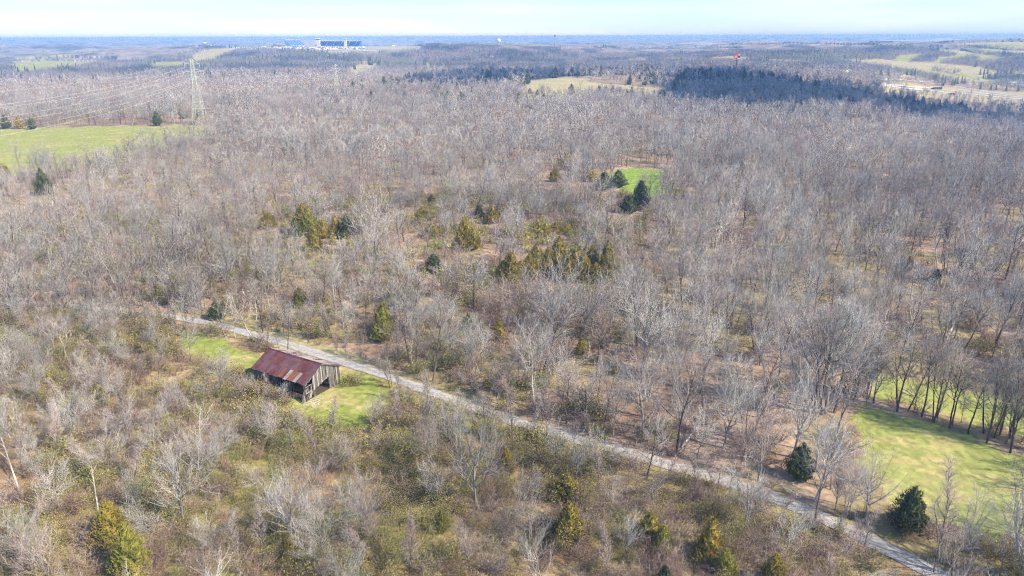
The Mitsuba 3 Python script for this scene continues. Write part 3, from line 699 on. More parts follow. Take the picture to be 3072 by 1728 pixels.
# dark evergreens mixed into the wooded ridge, placed to deepen its shaded tone
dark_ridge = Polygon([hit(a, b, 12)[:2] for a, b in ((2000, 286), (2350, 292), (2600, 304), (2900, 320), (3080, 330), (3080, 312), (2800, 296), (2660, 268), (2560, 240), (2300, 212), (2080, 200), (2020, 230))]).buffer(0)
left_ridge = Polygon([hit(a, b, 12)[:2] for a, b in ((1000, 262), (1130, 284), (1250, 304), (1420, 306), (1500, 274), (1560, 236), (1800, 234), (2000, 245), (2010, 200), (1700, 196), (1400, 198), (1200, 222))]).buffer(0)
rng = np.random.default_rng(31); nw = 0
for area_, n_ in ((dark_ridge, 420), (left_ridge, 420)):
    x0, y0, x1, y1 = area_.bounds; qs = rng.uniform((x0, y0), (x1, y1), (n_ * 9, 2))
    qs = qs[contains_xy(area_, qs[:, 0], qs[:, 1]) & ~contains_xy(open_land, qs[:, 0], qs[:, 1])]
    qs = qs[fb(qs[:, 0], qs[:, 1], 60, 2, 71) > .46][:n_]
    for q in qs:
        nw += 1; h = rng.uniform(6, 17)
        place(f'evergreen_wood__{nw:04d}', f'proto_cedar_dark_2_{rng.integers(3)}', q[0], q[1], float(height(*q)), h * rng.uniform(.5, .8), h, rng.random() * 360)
tag('evergreen_wood', 'dark blue-green evergreens deepening the shaded ridge beyond the grey woods', 'evergreens', kind='stuff')
def log(px, py, qx, qy, lift, r):
    a, b = hit(px, py), hit(qx, qy); b = b + [0, 0, lift]
    m = (a + b) / 2 + [0, 0, .25]
    v1 = tubes(np.array([[a + [0, 0, .2], m, b]]), np.array([r]), np.array([r * .45]), 7)
    br_ = [tubes(np.array([[m + (b - m) * q, m + (b - m) * (q + .25) + np.array([rng.normal(0, .9), rng.normal(0, .9), .8])]]), np.array([r * .4]), np.array([r * .12]), 4) for q in (.1, .35, .6, .8)]
    k = key('fallen_tree'); add('trunk', v1, 'pale_bark', k); add('branches', join(br_), 'pale_bark', k)
    tag(k, f'pale fallen trunk lying {beside(a[0], a[1])}, {where((px + qx) / 2, (py + qy) / 2)}', 'fallen tree', 'fallen pale trunks in the woods')
for v_ in ((2045, 1345, 2112, 1285, 2.5, .17), (150, 1700, 60, 1620, 1.0, .16), (60, 1480, 20, 1370, 4.0, .15), (2740, 1190, 2700, 1170, .6, .2), (1565, 995, 1600, 1012, .2, .22), (300, 1560, 285, 1440, 3.5, .14), (1260, 1700, 1330, 1740, .3, .2), (2710, 770, 2760, 860, 4.0, .2), (2835, 1030, 2890, 940, 5.0, .2), (960, 1640, 930, 1570, 1.5, .13), (2960, 1120, 2990, 1128, .5, .22)):
    log(*v_)

# ------------------------------------------------------------------ far woods: clumps too small to tell apart, one mesh
def far_woods(cell, r0, r1, per, size, rad, seed):
    rng = np.random.default_rng(seed)
    X, Y = np.arange(-r1, r1, cell), np.arange(r0 * .55, r1, cell)
    x, y = (g.ravel() for g in np.meshgrid(X, Y)); r = np.hypot(x, y)
    k = (r >= r0) & (r < r1) & (np.abs(x) < .80 * y + 60)
    x, y = x[k], y[k]; x = x + rng.uniform(-.5, .5, len(x)) * cell; y = y + rng.uniform(-.5, .5, len(x)) * cell
    k = ~contains_xy(open_land, x, y) & (fb(x, y, 420, 3, 51) > .30)
    x, y = x[k], y[k]; n = len(x); z = height(x, y)
    sc = rng.uniform(.7, 1.2, n)
    az = rng.random((n, per)) * 6.283; q = np.sqrt(rng.random((n, per))) * size * .55 * sc[:, None]
    S = np.stack([x[:, None] + np.cos(az) * q, y[:, None] + np.sin(az) * q, (z[:, None] - 1 + rng.uniform(0, 6, (n, per)))], -1).reshape(-1, 3)
    D = unit(np.stack([np.cos(az) * .45, np.sin(az) * .45, np.ones_like(az)], -1) + rng.normal(0, .25, (n, per, 3))).reshape(-1, 3)
    L = (rng.uniform(8, 13, (n, per)) * sc[:, None]).ravel()
    return spikes(S, D, L, rad * rng.uniform(.6, 1.3, len(L)))
def canopy(r0, r1):
    th = np.arange(-.72, .72, .0021); rr = np.exp(np.arange(math.log(r0), math.log(r1), .0042))
    R_, A_ = np.meshgrid(rr, th, indexing='ij'); x, y = R_ * np.sin(A_), R_ * np.cos(A_)
    jx = fb(x, y, 37, 1, 61) - .5
    rough = np.clip(R_ / 500, 7, 60)
    b = .55 * fb(x, y, 17, 1, 62) * np.exp(-R_ / 5000) + fb(x, y, 45, 2, 63) + fb(x, y, 150, 2, 64) * np.minimum(R_ / 3000, 1.6)
    z = height(x, y) + 3 + 8 * b
    out = contains_xy(open_land, x.ravel(), y.ravel()).reshape(x.shape) | (fb(x, y, 420, 3, 51) < .33)
    z = np.where(out, height(x, y) - 4, z)
    edge = contains_xy(open_land.buffer(45), x.ravel(), y.ravel()).reshape(x.shape)
    z = np.where(edge & ~out, height(x, y) + 1 + 3 * b, z)
    ramp = np.clip(np.arange(len(rr)) / 12, 0, 1)[:, None]
    z = height(x, y) - 3 + (z - height(x, y) + 3) * ramp
    nr, na = x.shape
    i, j = np.meshgrid(np.arange(nr - 1), np.arange(na - 1), indexing='ij')
    q = np.stack([i * na + j, i * na + j + 1, (i + 1) * na + j + 1, (i + 1) * na + j], -1).reshape(-1, 4)[:, ::-1]
    return np.stack([x, y, z], -1).reshape(-1, 3), np.vstack([q[:, [0, 1, 2]], q[:, [0, 2, 3]]])
far = join([far_woods(10.5, 1700, 2700, 9, 10, .42, 1), far_woods(17, 2700, 4800, 6, 14, .65, 2), canopy(2500, 42000)])
rng = np.random.default_rng(15)
ev = []
for n in range(1100):                          # dark evergreens in lines and knots over the far country
    r_, a_ = math.exp(rng.uniform(math.log(1500), math.log(8000))), rng.uniform(-.66, .66)
    x0, y0 = r_ * math.sin(a_), r_ * math.cos(a_); m_ = rng.integers(2, 9)
    d_ = rng.uniform(0, 3.14); st_ = rng.uniform(5, 16)
    if open_land.contains(shapely.Point(x0, y0)): continue
    xx = x0 + np.cos(d_) * st_ * np.arange(m_) + rng.normal(0, 5, m_); yy = y0 + np.sin(d_) * st_ * np.arange(m_) + rng.normal(0, 5, m_)
    zz = height(xx, yy); hh = rng.uniform(8, 15, m_) * (1 + r_ / 9000)
    for k_ in range(3): ev.append(spikes(np.stack([xx, yy, zz + hh * .25 * k_], -1), np.tile([0, 0, 1.0], (m_, 1)), hh * (1 - .25 * k_), (3.2 - .8 * k_)))
tag(add('distant_evergreens', join(ev), 'cedar_dark'), 'small dark evergreens dotted in lines and knots over the far country', 'evergreens', kind='stuff')
tag(add('distant_woodland', far, 'twig_far'), 'hazy bluish woods rolling away to the horizon', 'woods', kind='stuff')

# ------------------------------------------------------------------ barn
def W(s, t, z):
    s, t, z = np.broadcast_arrays(np.asarray(s, float), np.asarray(t, float), np.asarray(z, float))
    q = BC + s[..., None] * ax_a + t[..., None] * ax_b
    return np.concatenate([q, z[..., None] + BZ], -1)
BZ = float(height(*BC)); EAVE, RIDGE, HL, HW = 4.1, 6.75, 7.95, 5.35
rng = np.random.default_rng(5)
barn = 'barn'
tag(barn, 'weathered old wooden barn with a rusty red metal roof in the clearing', 'barn')
for side in (-1, 1):
    slope_len = math.hypot(HW, RIDGE - EAVE)
    for row in range(2):
        for c in range(18):
            s0, s1 = -HL + c * 2 * HL / 18, -HL + (c + 1) * 2 * HL / 18 + .07
            u0, u1 = (0.0, .56) if row == 0 else (.52, 1.0 + rng.uniform(-.03, .02))
            uu = np.linspace(u0, u1, 3); sx = np.linspace(s0, s1, 13)
            S_, U_ = np.meshgrid(sx, uu)
            lift = .05 + .03 * (1 - row) + .022 * (np.arange(13) % 2)[None] + rng.normal(0, .012) + (.12 * rng.random() if rng.random() < .1 and row else 0) * (U_ - u0) / (u1 - u0)
            sag = -.16 * np.sin((S_ + HL) / (2 * HL) * np.pi) * (1 - U_) - .10 * np.sin(U_ * np.pi) * (S_ > 2)
            v = W(S_, side * HW * U_, RIDGE - (RIDGE - EAVE) * U_ + lift + sag + rng.normal(0, .008)).reshape(-1, 3)
            i, j = np.meshgrid(np.arange(2), np.arange(12), indexing='ij')
            q = np.stack([i * 13 + j, i * 13 + j + 1, (i + 1) * 13 + j + 1, (i + 1) * 13 + j], -1).reshape(-1, 4)
            if side < 0: m = rng.choice(['rust_purple', 'rust_red', 'rust_purple']) if row == 0 else rng.choice(['rust_red', 'rust_red', 'rust_purple'])
            else: m = rng.choice(['grey_tin', 'grey_tin', 'rust_purple'])
            if side < 0 and row == 1 and c in (11, 14): m = 'bare_tin'
            if side < 0 and row == 1 and c in (12, 13): m = 'rust_orange'
            if side < 0 and row == 1 and c == 9: m = 'rust_orange'
            add('roof__sheet', (v, q), m, barn)
    add('roof__ridge_cap', join([bar(W(-HL, side * .12, RIDGE + .11), W(HL, side * .12, RIDGE + .11), .06)]), 'rust_purple', barn) if side < 0 else None
    for u in np.linspace(.1, .95, 7):      # purlins, their ends showing past the gable
        add('purlin', bar(W(-HL + .1, side * HW * u, RIDGE - (RIDGE - EAVE) * u - .34), W(HL + .22, side * HW * u, RIDGE - (RIDGE - EAVE) * u - .10), .06), 'pale_wood', barn)
    for s in (-7.4, -3.7, 0, 3.7, 7.3, 7.75):
        add('rafter', bar(W(s, 0, RIDGE - (.16 if s > 7.5 else .45)), W(s, side * HW, EAVE - (.16 if s > 7.5 else .36)), .085), 'pale_wood' if s > 7.5 else 'inner_wood', barn)
add('shaded_floor', box(W(0, 0, .05), (2 * 7.35, 2 * 4.8, .12), BA), 'inner_wood', barn)  # slab coloured dark to stand in for the shade inside the barn
# fascia strips of torn tin and board along the near rake
for u in np.arange(.06, 1, .075):
    if rng.random() < .8: add('rake_board', bar(W(HL + .1, -HW * u, RIDGE - (RIDGE - EAVE) * u + .10), W(HL + .28, -HW * (u + .055), RIDGE - (RIDGE - EAVE) * (u + .055) + .02), .05), 'pale_wood', barn)
WX, WY = 7.5, 4.95
def roofz(t): return RIDGE - (RIDGE - EAVE) * abs(t) / HW - .14
def board(s, t, z0, z1, wd, along, m, tilt=0.0):
    """An upright plank, 'along' s (side walls) or t (gables)."""
    dz = [(0, z0), (0, z1)]
    d = wd / 2 * .94
    cs = []
    for off, z in dz:
        sh = tilt if z == z1 else 0
        for a, b in ((-d, -.013), (d, -.013), (d, .013), (-d, .013)):
            cs.append(W(s + (a + sh if along == 's' else b), t + (a + sh if along == 't' else b), z))
    return np.array(cs), np.array([[0, 1, 5], [0, 5, 4], [1, 2, 6], [1, 6, 5], [2, 3, 7], [2, 7, 6], [3, 0, 4], [3, 4, 7], [4, 5, 6], [4, 6, 7], [0, 2, 1], [0, 3, 2]])
t = -WY + .15
while t < WY:                                # front gable: gone at left, a high doorway in the middle, whole at right
    wd = rng.uniform(.2, .32)
    top = roofz(t)
    if t < -2.7: bot = None
    elif t < 1.9: bot = 1.75 + .28 * (t + 2.7) + rng.normal(0, .10)
    else: bot = .05 + rng.random() * .15
    if bot is not None and bot < top - .4 and rng.random() > .07:
        add('wall__board', board(WX + rng.normal(0, .015), t, bot, top, wd, 't', rng.choice(['old_wood', 'old_wood', 'pale_wood']), rng.normal(0, .03)), rng.choice(['old_wood', 'old_wood', 'old_wood', 'old_wood', 'pale_wood']), barn)
    t += wd + (.16 if rng.random() < .12 else .015)
for t_, z0 in ((-2.5, 0), (-2.2, 0), (1.95, 0), (-WY, 0), (WY, 0), (0.0, 2.4)):
    add('post', join([box((0, 0, 0), (.18, .18, 1))]) if False else bar(W(WX - .2, t_, z0), W(WX - .2, t_, roofz(t_)), .10), 'old_wood', barn)
add('door_beam', bar(W(WX - .15, -2.7, 1.85), W(WX - .15, 2.1, 3.0), .10), 'pale_wood', barn)
for z_ in (1.6, 3.0): add('rail', bar(W(WX - .25, -WY, z_), W(WX - .25, -2.4, z_ + .2), .07), 'pale_wood', barn)
for k_ in range(9): add('rail', bar(W(WX - .5, -3.3 + rng.uniform(-.5, .5), .1), W(WX - .3, -2.6 + rng.uniform(-.4, .5), rng.uniform(1.2, 3.0)), .05), 'pale_wood', barn)
for k_ in range(13):                         # planks of the fallen corner, leaning outwards
    a = rng.uniform(-.5, 1.0)
    add('wall__board', bar(W(WX + .2 - rng.uniform(0, 1.2), -WY - 1.15 + k_ * .14 + rng.normal(0, .06), -.05), W(WX - .3 - rng.uniform(0, .5), -WY + .05 + k_ * .15, rng.uniform(1.7, 2.9)), .075, 4), rng.choice(['old_wood', 'pale_wood']), barn)
for t_ in (-WY, WY):
    s = -WX
    while s < WX:
        wd = rng.uniform(.2, .32); gap = t_ < 0 and (s > 4.2 or rng.random() < .18)
        if not gap: add('wall__board', board(s, t_, .05, EAVE - .2 - (0 if t_ > 0 else rng.random() * .3), wd, 's', 'old_wood'), 'old_wood', barn)
        s += wd + .02
    for s in np.linspace(-WX, WX, 6): add('post', bar(W(s, t_ * .985, 0), W(s, t_ * .985, EAVE - .2), .09), 'inner_wood', barn)
t = -WY + .15
while t < WY:
    wd = rng.uniform(.2, .32); add('wall__board', board(-WX, t, .05, roofz(t), wd, 't', 'old_wood'), 'old_wood', barn); t += wd + .02
for s in (-3.7, 0, 3.7):
    for t_ in (-1.8, 1.8): add('post', bar(W(s, t_, 0), W(s, t_, roofz(t_)), .09), 'inner_wood', barn)
    for z_ in (2.2, 3.6): add('rail', bar(W(s, -WY, z_), W(s, WY, z_), .06), 'inner_wood', barn)
for n in range(6):                           # loose planks in front of the doorway
    c = (WX + .5 + .5 * n, -3.9 + rng.uniform(-1.4, 1.2)); a = rng.uniform(-.5, .5) + 1.1
    d = np.array([math.cos(a), math.sin(a)]) * rng.uniform(.9, 1.9); zz = .08 + .05 * n / 3
    k = add('plank', bar(W(c[0] - d[0], c[1] - d[1], zz), W(c[0] + d[0], c[1] + d[1], zz + .05), .09), 'pale_wood')
    tag(k, f'pale loose plank on the grass, {ONES[n + 1]} in the scatter out from the fallen barn corner', 'plank', 'loose planks by the barn')

# ------------------------------------------------------------------ pylons and power lines
def pylon(base, H, rz, label):
    t = key('pylon'); tag(t, label, 'electricity pylon', 'lattice pylons of the power line')
    c, s = math.cos(rz), math.sin(rz)
    def P(x, y, z): return base + np.array([x * c - y * s, x * s + y * c, z])
    prof = [(0, 5.2), (.18, 4.3), (.25, 3.9), (.45, 2.8), (.62, 1.7), (.70, 1.35), (.78, 1.25), (.86, 1.15), (.94, 1.0), (1.0, .9)]
    hw = lambda z: np.interp(z, [p[0] for p in prof], [p[1] for p in prof])
    th_ = H / 54
    zs = [0, .10, .18, .25, .35, .45, .54, .62, .70, .78, .86, .94, 1.0]
    for sx in (-1, 1):
        for sy in (-1, 1):
            add('leg', join([bar(P(sx * hw(a) * th_, sy * hw(a) * th_, a * H - (1 if a == 0 else 0)), P(sx * hw(b) * th_, sy * hw(b) * th_, b * H), .15) for a, b in zip(zs, zs[1:])]), 'steel', t)
    for f_ in range(4):
        def F(u, z):
            w_ = hw(z) * th_
            return P(*((u * w_, w_) if f_ == 0 else (u * w_, -w_) if f_ == 1 else (w_, u * w_) if f_ == 2 else (-w_, u * w_)), z * H)
        m = []
        for n, (a, b) in enumerate(zip(zs, zs[1:])):
            m += [bar(F(-1, a), F(1, b), .075), bar(F(1, a), F(-1, b), .075)]
            if n in (2, 3, 7, 8, 10, 11): m.append(bar(F(-1, b), F(1, b), .11))
        add('bracing', join(m), 'steel', t)
    tips = []
    for z, L in ((.70, 6.2), (.81, 8.2), (.925, 6.0)):
        for sx in (-1, 1):
            tip = P(sx * L * th_, 0, z * H + .2); w_ = hw(z) * th_
            arm = []
            for sy in (-1, 1): arm += [bar(P(sx * w_, sy * w_, z * H), tip, .13), bar(P(sx * w_, sy * w_, (z + .045) * H), tip, .10)]
            for q in (.35, .7): arm.append(bar(P(sx * (w_ + (L * th_ - w_) * q), w_ * (1 - q), z * H), P(sx * (w_ + (L * th_ - w_) * q), -w_ * (1 - q), z * H), .08))
            add('crossarm', join(arm), 'steel', t)
            lo = tip - [0, 0, 2.6 * th_]
            add('insulator', bar(tip, lo, .12, 5), 'white_paint', t)
            tips.append(lo)
    tips += [P(-1.0 * th_, 0, H), P(1.0 * th_, 0, H)]
    return tips
b1, b2 = hit(603, 374), hit(1012, 270)
p0 = np.array([-222.0, 150.0])
tips1 = pylon(b1, rise(b1, 177), math.atan2(b1[1] - p0[1], b1[0] - p0[0]) - math.pi / 2, 'tall pale green lattice pylon at the edge of the left field')
tips2 = pylon(b2, rise(b2, 192), math.atan2(b2[1] - b1[1], b2[0] - b1[0]) - math.pi / 2, 'smaller distant lattice pylon beyond the first, upper middle left')
def wire(a, b, sag, r, label):
    t = np.linspace(0, 1, 40)[:, None]
    p = a + (b - a) * t - np.array([0, 0, 1]) * sag * 4 * t * (1 - t)
    tag(add('power_line', tubes(p[None], np.array([r]), np.array([r]), 3), 'wire'), label, 'power line', 'wires of the power line')
dirv = np.append(p0 - b1[:2], 0)
names = ['lower left', 'lower right', 'middle left', 'middle right', 'upper left', 'upper right', 'top left', 'top right']
for n, a in enumerate(tips1):
    if n < 7: wire(a, a + dirv + [0, 0, 3.0], 9.0, .046 if n < 6 else .03, f'pale wire sagging over the left field from the {names[n]} arm of the near pylon')
    if n < 6: wire(a, tips2[n], 10.0, .04, f'thin wire from the {names[n]} arm of the near pylon to the far pylon')

# ------------------------------------------------------------------ speedway grandstands
def stand(pxa, pxb, py, top, label, lean=1):
    a, b = hit(pxa, py), hit(pxb, py)
    H = rise((a + b) / 2, top)
    d = b - a; L = np.linalg.norm(d[:2]); dx = d[:2] / L; dy = np.array([-dx[1], dx[0]])
    t = key('grandstand'); tag(t, label, 'grandstand', 'blue grandstands of the speedway')
    z0 = min(a[2], b[2]); D = H * 1.1
    def P(u, v, z): return np.array([*(a[:2] + dx * u + dy * v), z0 + z])
    rows = 9
    for r in range(rows):     # tiers of seats
        v0, v1, z = D * r / rows, D * (r + 1) / rows, H * (.12 + .82 * r / rows)
        c = (P(0, v0, z) + P(L, v1, z)) / 2
        m = np.array([P(0, v0, 0), P(L, v0, 0), P(L, v1, 0), P(0, v1, 0), P(0, v0, z), P(L, v0, z), P(L, v1, z), P(0, v1, z)])
        add('seat_tier', (m, np.array([[0, 1, 5, 4], [1, 2, 6, 5], [2, 3, 7, 6], [3, 0, 4, 7], [4, 5, 6, 7]])), 'seat_blue', t)
    add('roof_rail', bar(P(0, D, H * .98), P(L, D, H * .98), H * .03), 'white_paint', t)
    add('aisle', join([bar(P(L * q, D * .1, H * .22), P(L * q, D * .9, H * .94), H * .02) for q in np.linspace(.08, .92, 6)]), 'asphalt', t)
    add('base_wall', join([box(*[(P(L / 2, -H * .04, H * .05)), (L, H * .06, H * .12), math.atan2(dx[1], dx[0])])]), 'asphalt', t)
stand(873, 918, 138, 118, 'smaller blue grandstand at the left end of the speedway')
stand(945, 1075, 139.5, 121, 'long blue grandstand between the white speedway towers')
def tower(px, py, top, wpx, label):
    b = hit(px, py); H = rise(b, top); w_ = wpx / FPX * np.linalg.norm(b - EYE)
    t = key('tower'); tag(t, label, 'tower', 'white towers of the speedway grandstand')
    add('shaft', box(b + [0, 0, H * .42], (w_, w_, H * .84)), 'pale_wall', t)
    add('window_band', box(b + [0, 0, H * .88], (w_ * 1.12, w_ * 1.12, H * .08)), 'glass_dark', t)
    add('cap', box(b + [0, 0, H * .96], (w_ * 1.2, w_ * 1.2, H * .08)), 'sign_white', t)
tower(956, 140.3, 115, 8.5, 'left white tower against the long blue grandstand')
tower(1037, 140.3, 116, 7, 'right white tower against the long blue grandstand')
rng = np.random.default_rng(9)
rv = []
for n in range(420):
    px, py = rng.uniform(700, 1090), rng.uniform(141, 149.5)
    if rng.random() < .35: px = rng.uniform(800, 1000)
    b = hit(px, py) if n % 2 == 0 else b + np.array([rng.uniform(-25, 25), rng.uniform(-30, 30), 0])
    a = rng.choice([0, 1.57]) + .2
    rv += [box(b + [0, 0, 1.6], (8.5, 2.8, 3.0), a), box(b + [5.0 * math.cos(a), 5.0 * math.sin(a), 1.2], (2.2, 2.5, 2.1), a)]
tag(add('parked_vehicles', join(rv), 'vehicle_mix'), 'rows of pale parked vehicles and campers before the grandstands', 'parked vehicles', kind='stuff')

# ------------------------------------------------------------------ far landmarks
b = spot(1503, 3600); H = rise(b, 115.5); R = 6.6 / FPX * np.linalg.norm(b - EYE)
t = tag(key('water_tower'), 'white round water tower standing above the far woods', 'water tower')
s_ = trimesh.creation.icosphere(3, 1.0); add('tank', (s_.vertices * [R, R, R * .85] + b + [0, 0, H - R * .85], s_.faces), 'white_paint', t, True)
add('stem', tubes(np.array([[b, b + [0, 0, H * .2], b + [0, 0, H - R]]]), np.array([R * .42]), np.array([R * .24]), 12), 'white_paint', t)
def mast(px, dist, top, r, label, m='grey_roof'):
    b = spot(px, dist); H = rise(b, top); t = tag(key('mast'), label, 'mast')
    add('pole', tubes(np.array([[b, b + [0, 0, H]]]), np.array([r]), np.array([r * .7]), 6), m, t)
    add('antenna', join([bar(b + [-2.2 * r, 0, H * q], b + [2.2 * r, 0, H * q], r * .9) for q in (.9, .97)]), m, t)
mast(1578, 2600, 97, .4, 'thin radio mast rising above the middle of the horizon')
mast(1653, 3000, 104, 1.6, 'short dark tower on the horizon right of the radio mast')
mast(2784, 1250, 236, .35, 'tall light pole beside the highway ramp', 'white_paint')
b = hit(615, 133); H = rise(b, 126); R = 5 / FPX * np.linalg.norm(b - EYE)
t = tag(key('storage_tank'), 'small white cylindrical tank on the pale hill left of the grandstands', 'storage tank')
add('shell', tubes(np.array([[b, b + [0, 0, H * .85]]]), np.array([R]), np.array([R]), 20), 'white_paint', t)
add('roof', tubes(np.array([[b + [0, 0, H * .85], b + [0, 0, H]]]), np.array([R]), np.array([R * .1]), 20), 'sign_white', t)

def house(px, py, wpx, label, roof='grey_roof', rz=None):
    b = hit(px, py); L = wpx / FPX * np.linalg.norm(b - EYE); L = min(L, 60)
    w_, h_ = min(L * .6, 14), min(max(L * .22, 3.2), 8); rz = rng.uniform(-.3, .3) if rz is None else rz
    t = tag(key('house'), label, 'house', 'pale buildings far off among the woods')
    c, s = math.cos(rz), math.sin(rz); Rm = np.array([[c, s, 0], [-s, c, 0], [0, 0, 1]])
    b = b - [0, 0, 1]; h_ += 1
    add('wall', box(b + [0, 0, h_ / 2], (L, w_, h_), rz), 'pale_wall', t)
    rv_ = np.array([[-L * .53, -w_ * .56, 0], [L * .53, -w_ * .56, 0], [L * .53, w_ * .56, 0], [-L * .53, w_ * .56, 0], [-L * .53, 0, w_ * .36], [L * .53, 0, w_ * .36]]) @ Rm + b + [0, 0, h_ + .02]
    add('roof', (rv_, np.array([[0, 1, 5], [0, 5, 4], [2, 3, 4], [2, 4, 5], [0, 4, 3], [1, 2, 5], [0, 3, 2], [0, 2, 1]])), roof, t)
    for q in (-.3, 0, .3):
        add('window' if q else 'door', box(b + np.array([L * q, -w_ / 2 - .03, h_ * .62 if q else h_ * .5]) - 0 * b if rz == 0 else b + (np.array([[L * q, -w_ / 2 - .03, h_ * .62 if q else h_ * .5]]) @ Rm)[0], (L * .08, .1, h_ * (.25 if q else .5)), rz), 'glass_dark', t)
for px, py, w_, lab, rf in ((2460, 213, 12, 'white-roofed long shed left of the highway valley', 'white_paint'), (2492, 215, 14, 'second pale long shed behind the dark ridge', 'white_paint'), (2535, 219, 14, 'third pale shed nearest the highway', 'white_paint'), (2565, 222, 9, 'small pale building at the end of the row of sheds', 'grey_roof'),
        (2348, 198, 8, 'bright white gable-roofed house peeping over the dark ridge', 'white_paint'), (2150, 160, 7, 'white house left of the tall red sign', 'white_paint'), (2098, 170, 14, 'brown-roofed house in the clearing left of the red sign', 'brown_roof'), (2590, 139, 10, 'far dark-roofed building on the right hills', 'grey_roof'), (3026, 111, 9, 'white building on the right-hand skyline', 'white_paint'),
        (1630, 116, 8, 'white far building right of the radio mast', 'white_paint'), (1723, 112, 8, 'pale far roof near the middle skyline', 'white_paint'), (1475, 173, 9, 'pale bluish building in the woods below the water tower', 'white_paint'), (1558, 128, 12, 'long pale far roof right of the water tower', 'white_paint'), (1795, 130, 9, 'pale far house above the cut road', 'grey_roof'), (325, 174, 10, 'pale house behind the left pylon field', 'brown_roof'),
        (402, 116, 8, 'tiny white building on the left skyline', 'white_paint'), (80, 120, 8, 'tiny pale building on the far left skyline', 'white_paint'), (1325, 141, 4, 'small white building right of the speedway', 'white_paint'), (3040, 254, 14, 'pale barn in the trees right of the highway', 'white_paint'), (2940, 239, 8, 'small pale building by the green hill field', 'grey_roof'), (1180, 140, 7, 'small white building in the speedway infield', 'white_paint')):
    house(px, py, w_, lab, rf)

# tall sign on a pole
b = hit(2207, 214); H = rise(b, 158); t = tag(key('pole_sign'), 'tall roadside sign cluster with red panels on a dark pole', 'sign')
u_ = 1 / FPX * np.linalg.norm(b - EYE)
add('pole', tubes(np.array([[b - [0, 0, 2], b + [0, 0, H * .8]]]), np.array([u_ * 1.0]), np.array([u_ * .8]), 8), 'dark_paint', t)
add('panel', box(b + [-u_ * 3, 0, H * .78], (u_ * 8, u_ * 1.6, u_ * 10)), 'sign_red', t)
add('panel', box(b + [-u_ * 3, -.1, H * .78 + u_ * 8.4], (u_ * 6, u_ * 1.6, u_ * 6)), 'sign_red', t)
ring = trimesh.creation.torus(u_ * 2.3, u_ * .5, 16, 6); add('emblem', (ring.vertices @ np.array([[1, 0, 0], [0, 0, 1], [0, -1, 0]]) + b + [-u_ * 3, -u_ * 1.0, H * .78], ring.faces), 'sign_white', t)
add('panel', box(b + [u_ * 5.5, 0, H * .78], (u_ * 6, u_ * 1.4, u_ * 5)), 'dark_paint', t)
add('panel', box(b + [u_ * 5.5, .1, H * .78 + u_ * 5], (u_ * 5, u_ * 1.4, u_ * 3)), 'sign_yellow', t)
add('bracket', join([bar(b + [-u_ * 5, 0, H * .68], b + [u_ * 7, 0, H * .68], u_ * .5)]), 'sign_white', t)

def truck(px, py, L, cab, trailer, label):
    b = hit(px, py); d = hit(px + 20, py + 2.2) - b; a = math.atan2(d[1], d[0]); dx = np.array([math.cos(a), math.sin(a), 0])
    b = b + [0, 0, .6]
    t = tag(key('truck'), label, 'truck')
    add('trailer', box(b + [0, 0, 2.6], (L, 2.6, 2.9), a), trailer, t)
    c = b - dx * (L / 2 + 2.0)
    add('cab', join([box(c + [0, 0, 1.9], (2.6, 2.5, 2.5), a), box(c - dx * 1.6 + [0, 0, 1.3], (1.4, 2.3, 1.4), a)]), cab, t)
    add('windshield', box(c - dx * 1.32 + [0, 0, 2.6], (.06, 2.1, .8), a), 'glass_dark', t)
    dy = np.array([-dx[1], dx[0], 0])
    for q in (-L / 2 - 2.2, -L / 2 + 1.0, L / 2 - 2.6, L / 2 - 1.2):
        for sgn in (-1, 1):
            w_ = trimesh.creation.cylinder(.52, .35, 12); v = w_.vertices[:, [0, 2, 1]]
            v = v[:, :1] * dx + v[:, 1:2] * dy + v[:, 2:] * np.array([0, 0, 1])
            add('wheel', (v + b + dx * q + dy * sgn * 1.1 + [0, 0, .55], w_.faces), 'dark_paint', t)
truck(2812, 269.5, 17, 'dark_paint', 'dark_paint', 'dark semi truck with a long trailer on the highway')
truck(2858, 287, 8, 'sign_white', 'truck_red', 'red box truck on the near carriageway by the trees')

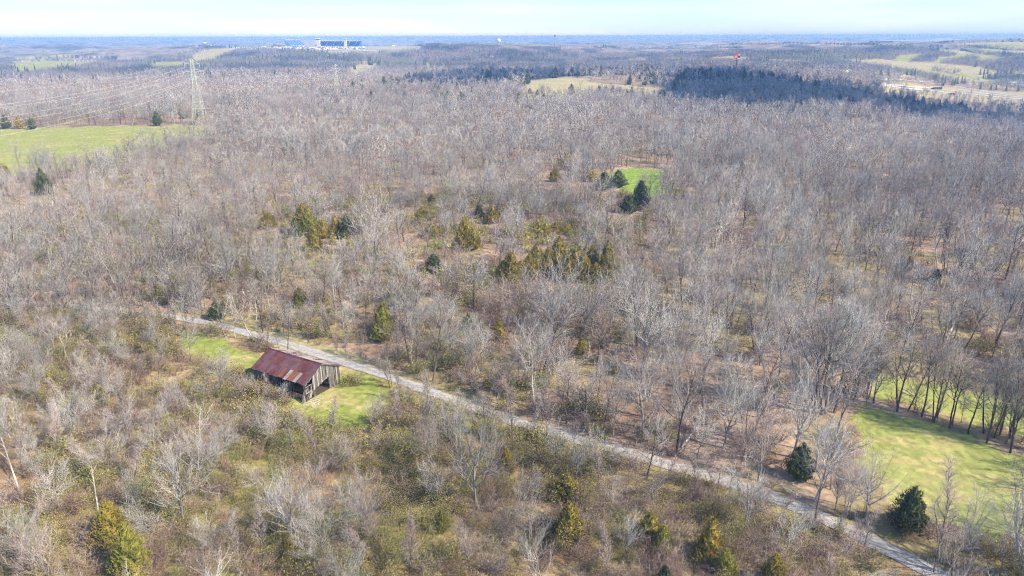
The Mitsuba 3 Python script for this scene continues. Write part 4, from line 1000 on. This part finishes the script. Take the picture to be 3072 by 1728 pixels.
# ------------------------------------------------------------------ an unseen cumulus above and to the right, shaped to shade the wooded ridge
shade = Polygon([hit(a, b, 13)[:2] for a, b in ((1990, 292), (2160, 300), (2350, 297), (2500, 313), (2600, 309), (2800, 325), (3072, 343), (3350, 360), (3350, 320), (3072, 309), (2900, 301), (2750, 287), (2650, 262), (2580, 240), (2450, 223), (2300, 210), (2180, 200), (2060, 198), (2020, 215), (2035, 250), (2000, 276))]).buffer(0).difference(hay_ridge.buffer(6))
shade = max(shade.geoms, key=lambda g: g.area) if hasattr(shade, 'geoms') else shade
thin = Polygon([hit(a, b, 13)[:2] for a, b in ((1200, 236), (1340, 240), (1500, 228), (1620, 226), (1800, 232), (2010, 248), (2010, 196), (1700, 198), (1400, 200), (1200, 218))]).buffer(0).difference(hay_ridge.buffer(28))
thin = max(thin.geoms, key=lambda g: g.area) if hasattr(thin, 'geoms') else thin
rng = np.random.default_rng(4)
puffs = []
def puff(area_, n, lo, hi):
    x0, y0, x1, y1 = area_.bounds; got = tries = 0
    while got < n and tries < 6000:
        tries += 1
        q = np.array([rng.uniform(x0, x1), rng.uniform(y0, y1)])
        d = area_.exterior.distance(shapely.Point(q))
        if not area_.contains(shapely.Point(q)) or d < 9: continue
        got += 1
        r_ = min(d, rng.uniform(lo, hi)); alt = 950 + rng.uniform(-10, 60)
        s_ = trimesh.creation.icosphere(2 if r_ < 40 else 3, 1.0)
        v = s_.vertices * (1 + .25 * (meshkit.fbm(s_.vertices * 2.2 + len(puffs), 3) - .5))[:, None] * r_
        puffs.append((v + np.append(q, 0) + SUN / SUN[2] * alt, s_.faces))
puff(shade, 300, 30, 95); puff(thin, 110, 14, 40)
tag(add('unseen_cloud', join(puffs), 'cloud_white', smooth=True), 'unseen white cumulus high out of view to the right, shading the dark ridge', 'unseen_cloud', kind='stuff')

# ------------------------------------------------------------------ air
scene['haze'] = {'type': 'cube', 'to_world': T().translate([0, 0, -6]).scale([60000, 60000, 94]), 'bsdf': {'type': 'null'}, 'interior': {'type': 'ref', 'id': 'air'}}
tag('haze', 'bluish haze filling the air towards the horizon', 'haze', kind='stuff')
print('trees', len(trees), 'shrubs', len(shrubs), 'entries', len(scene))
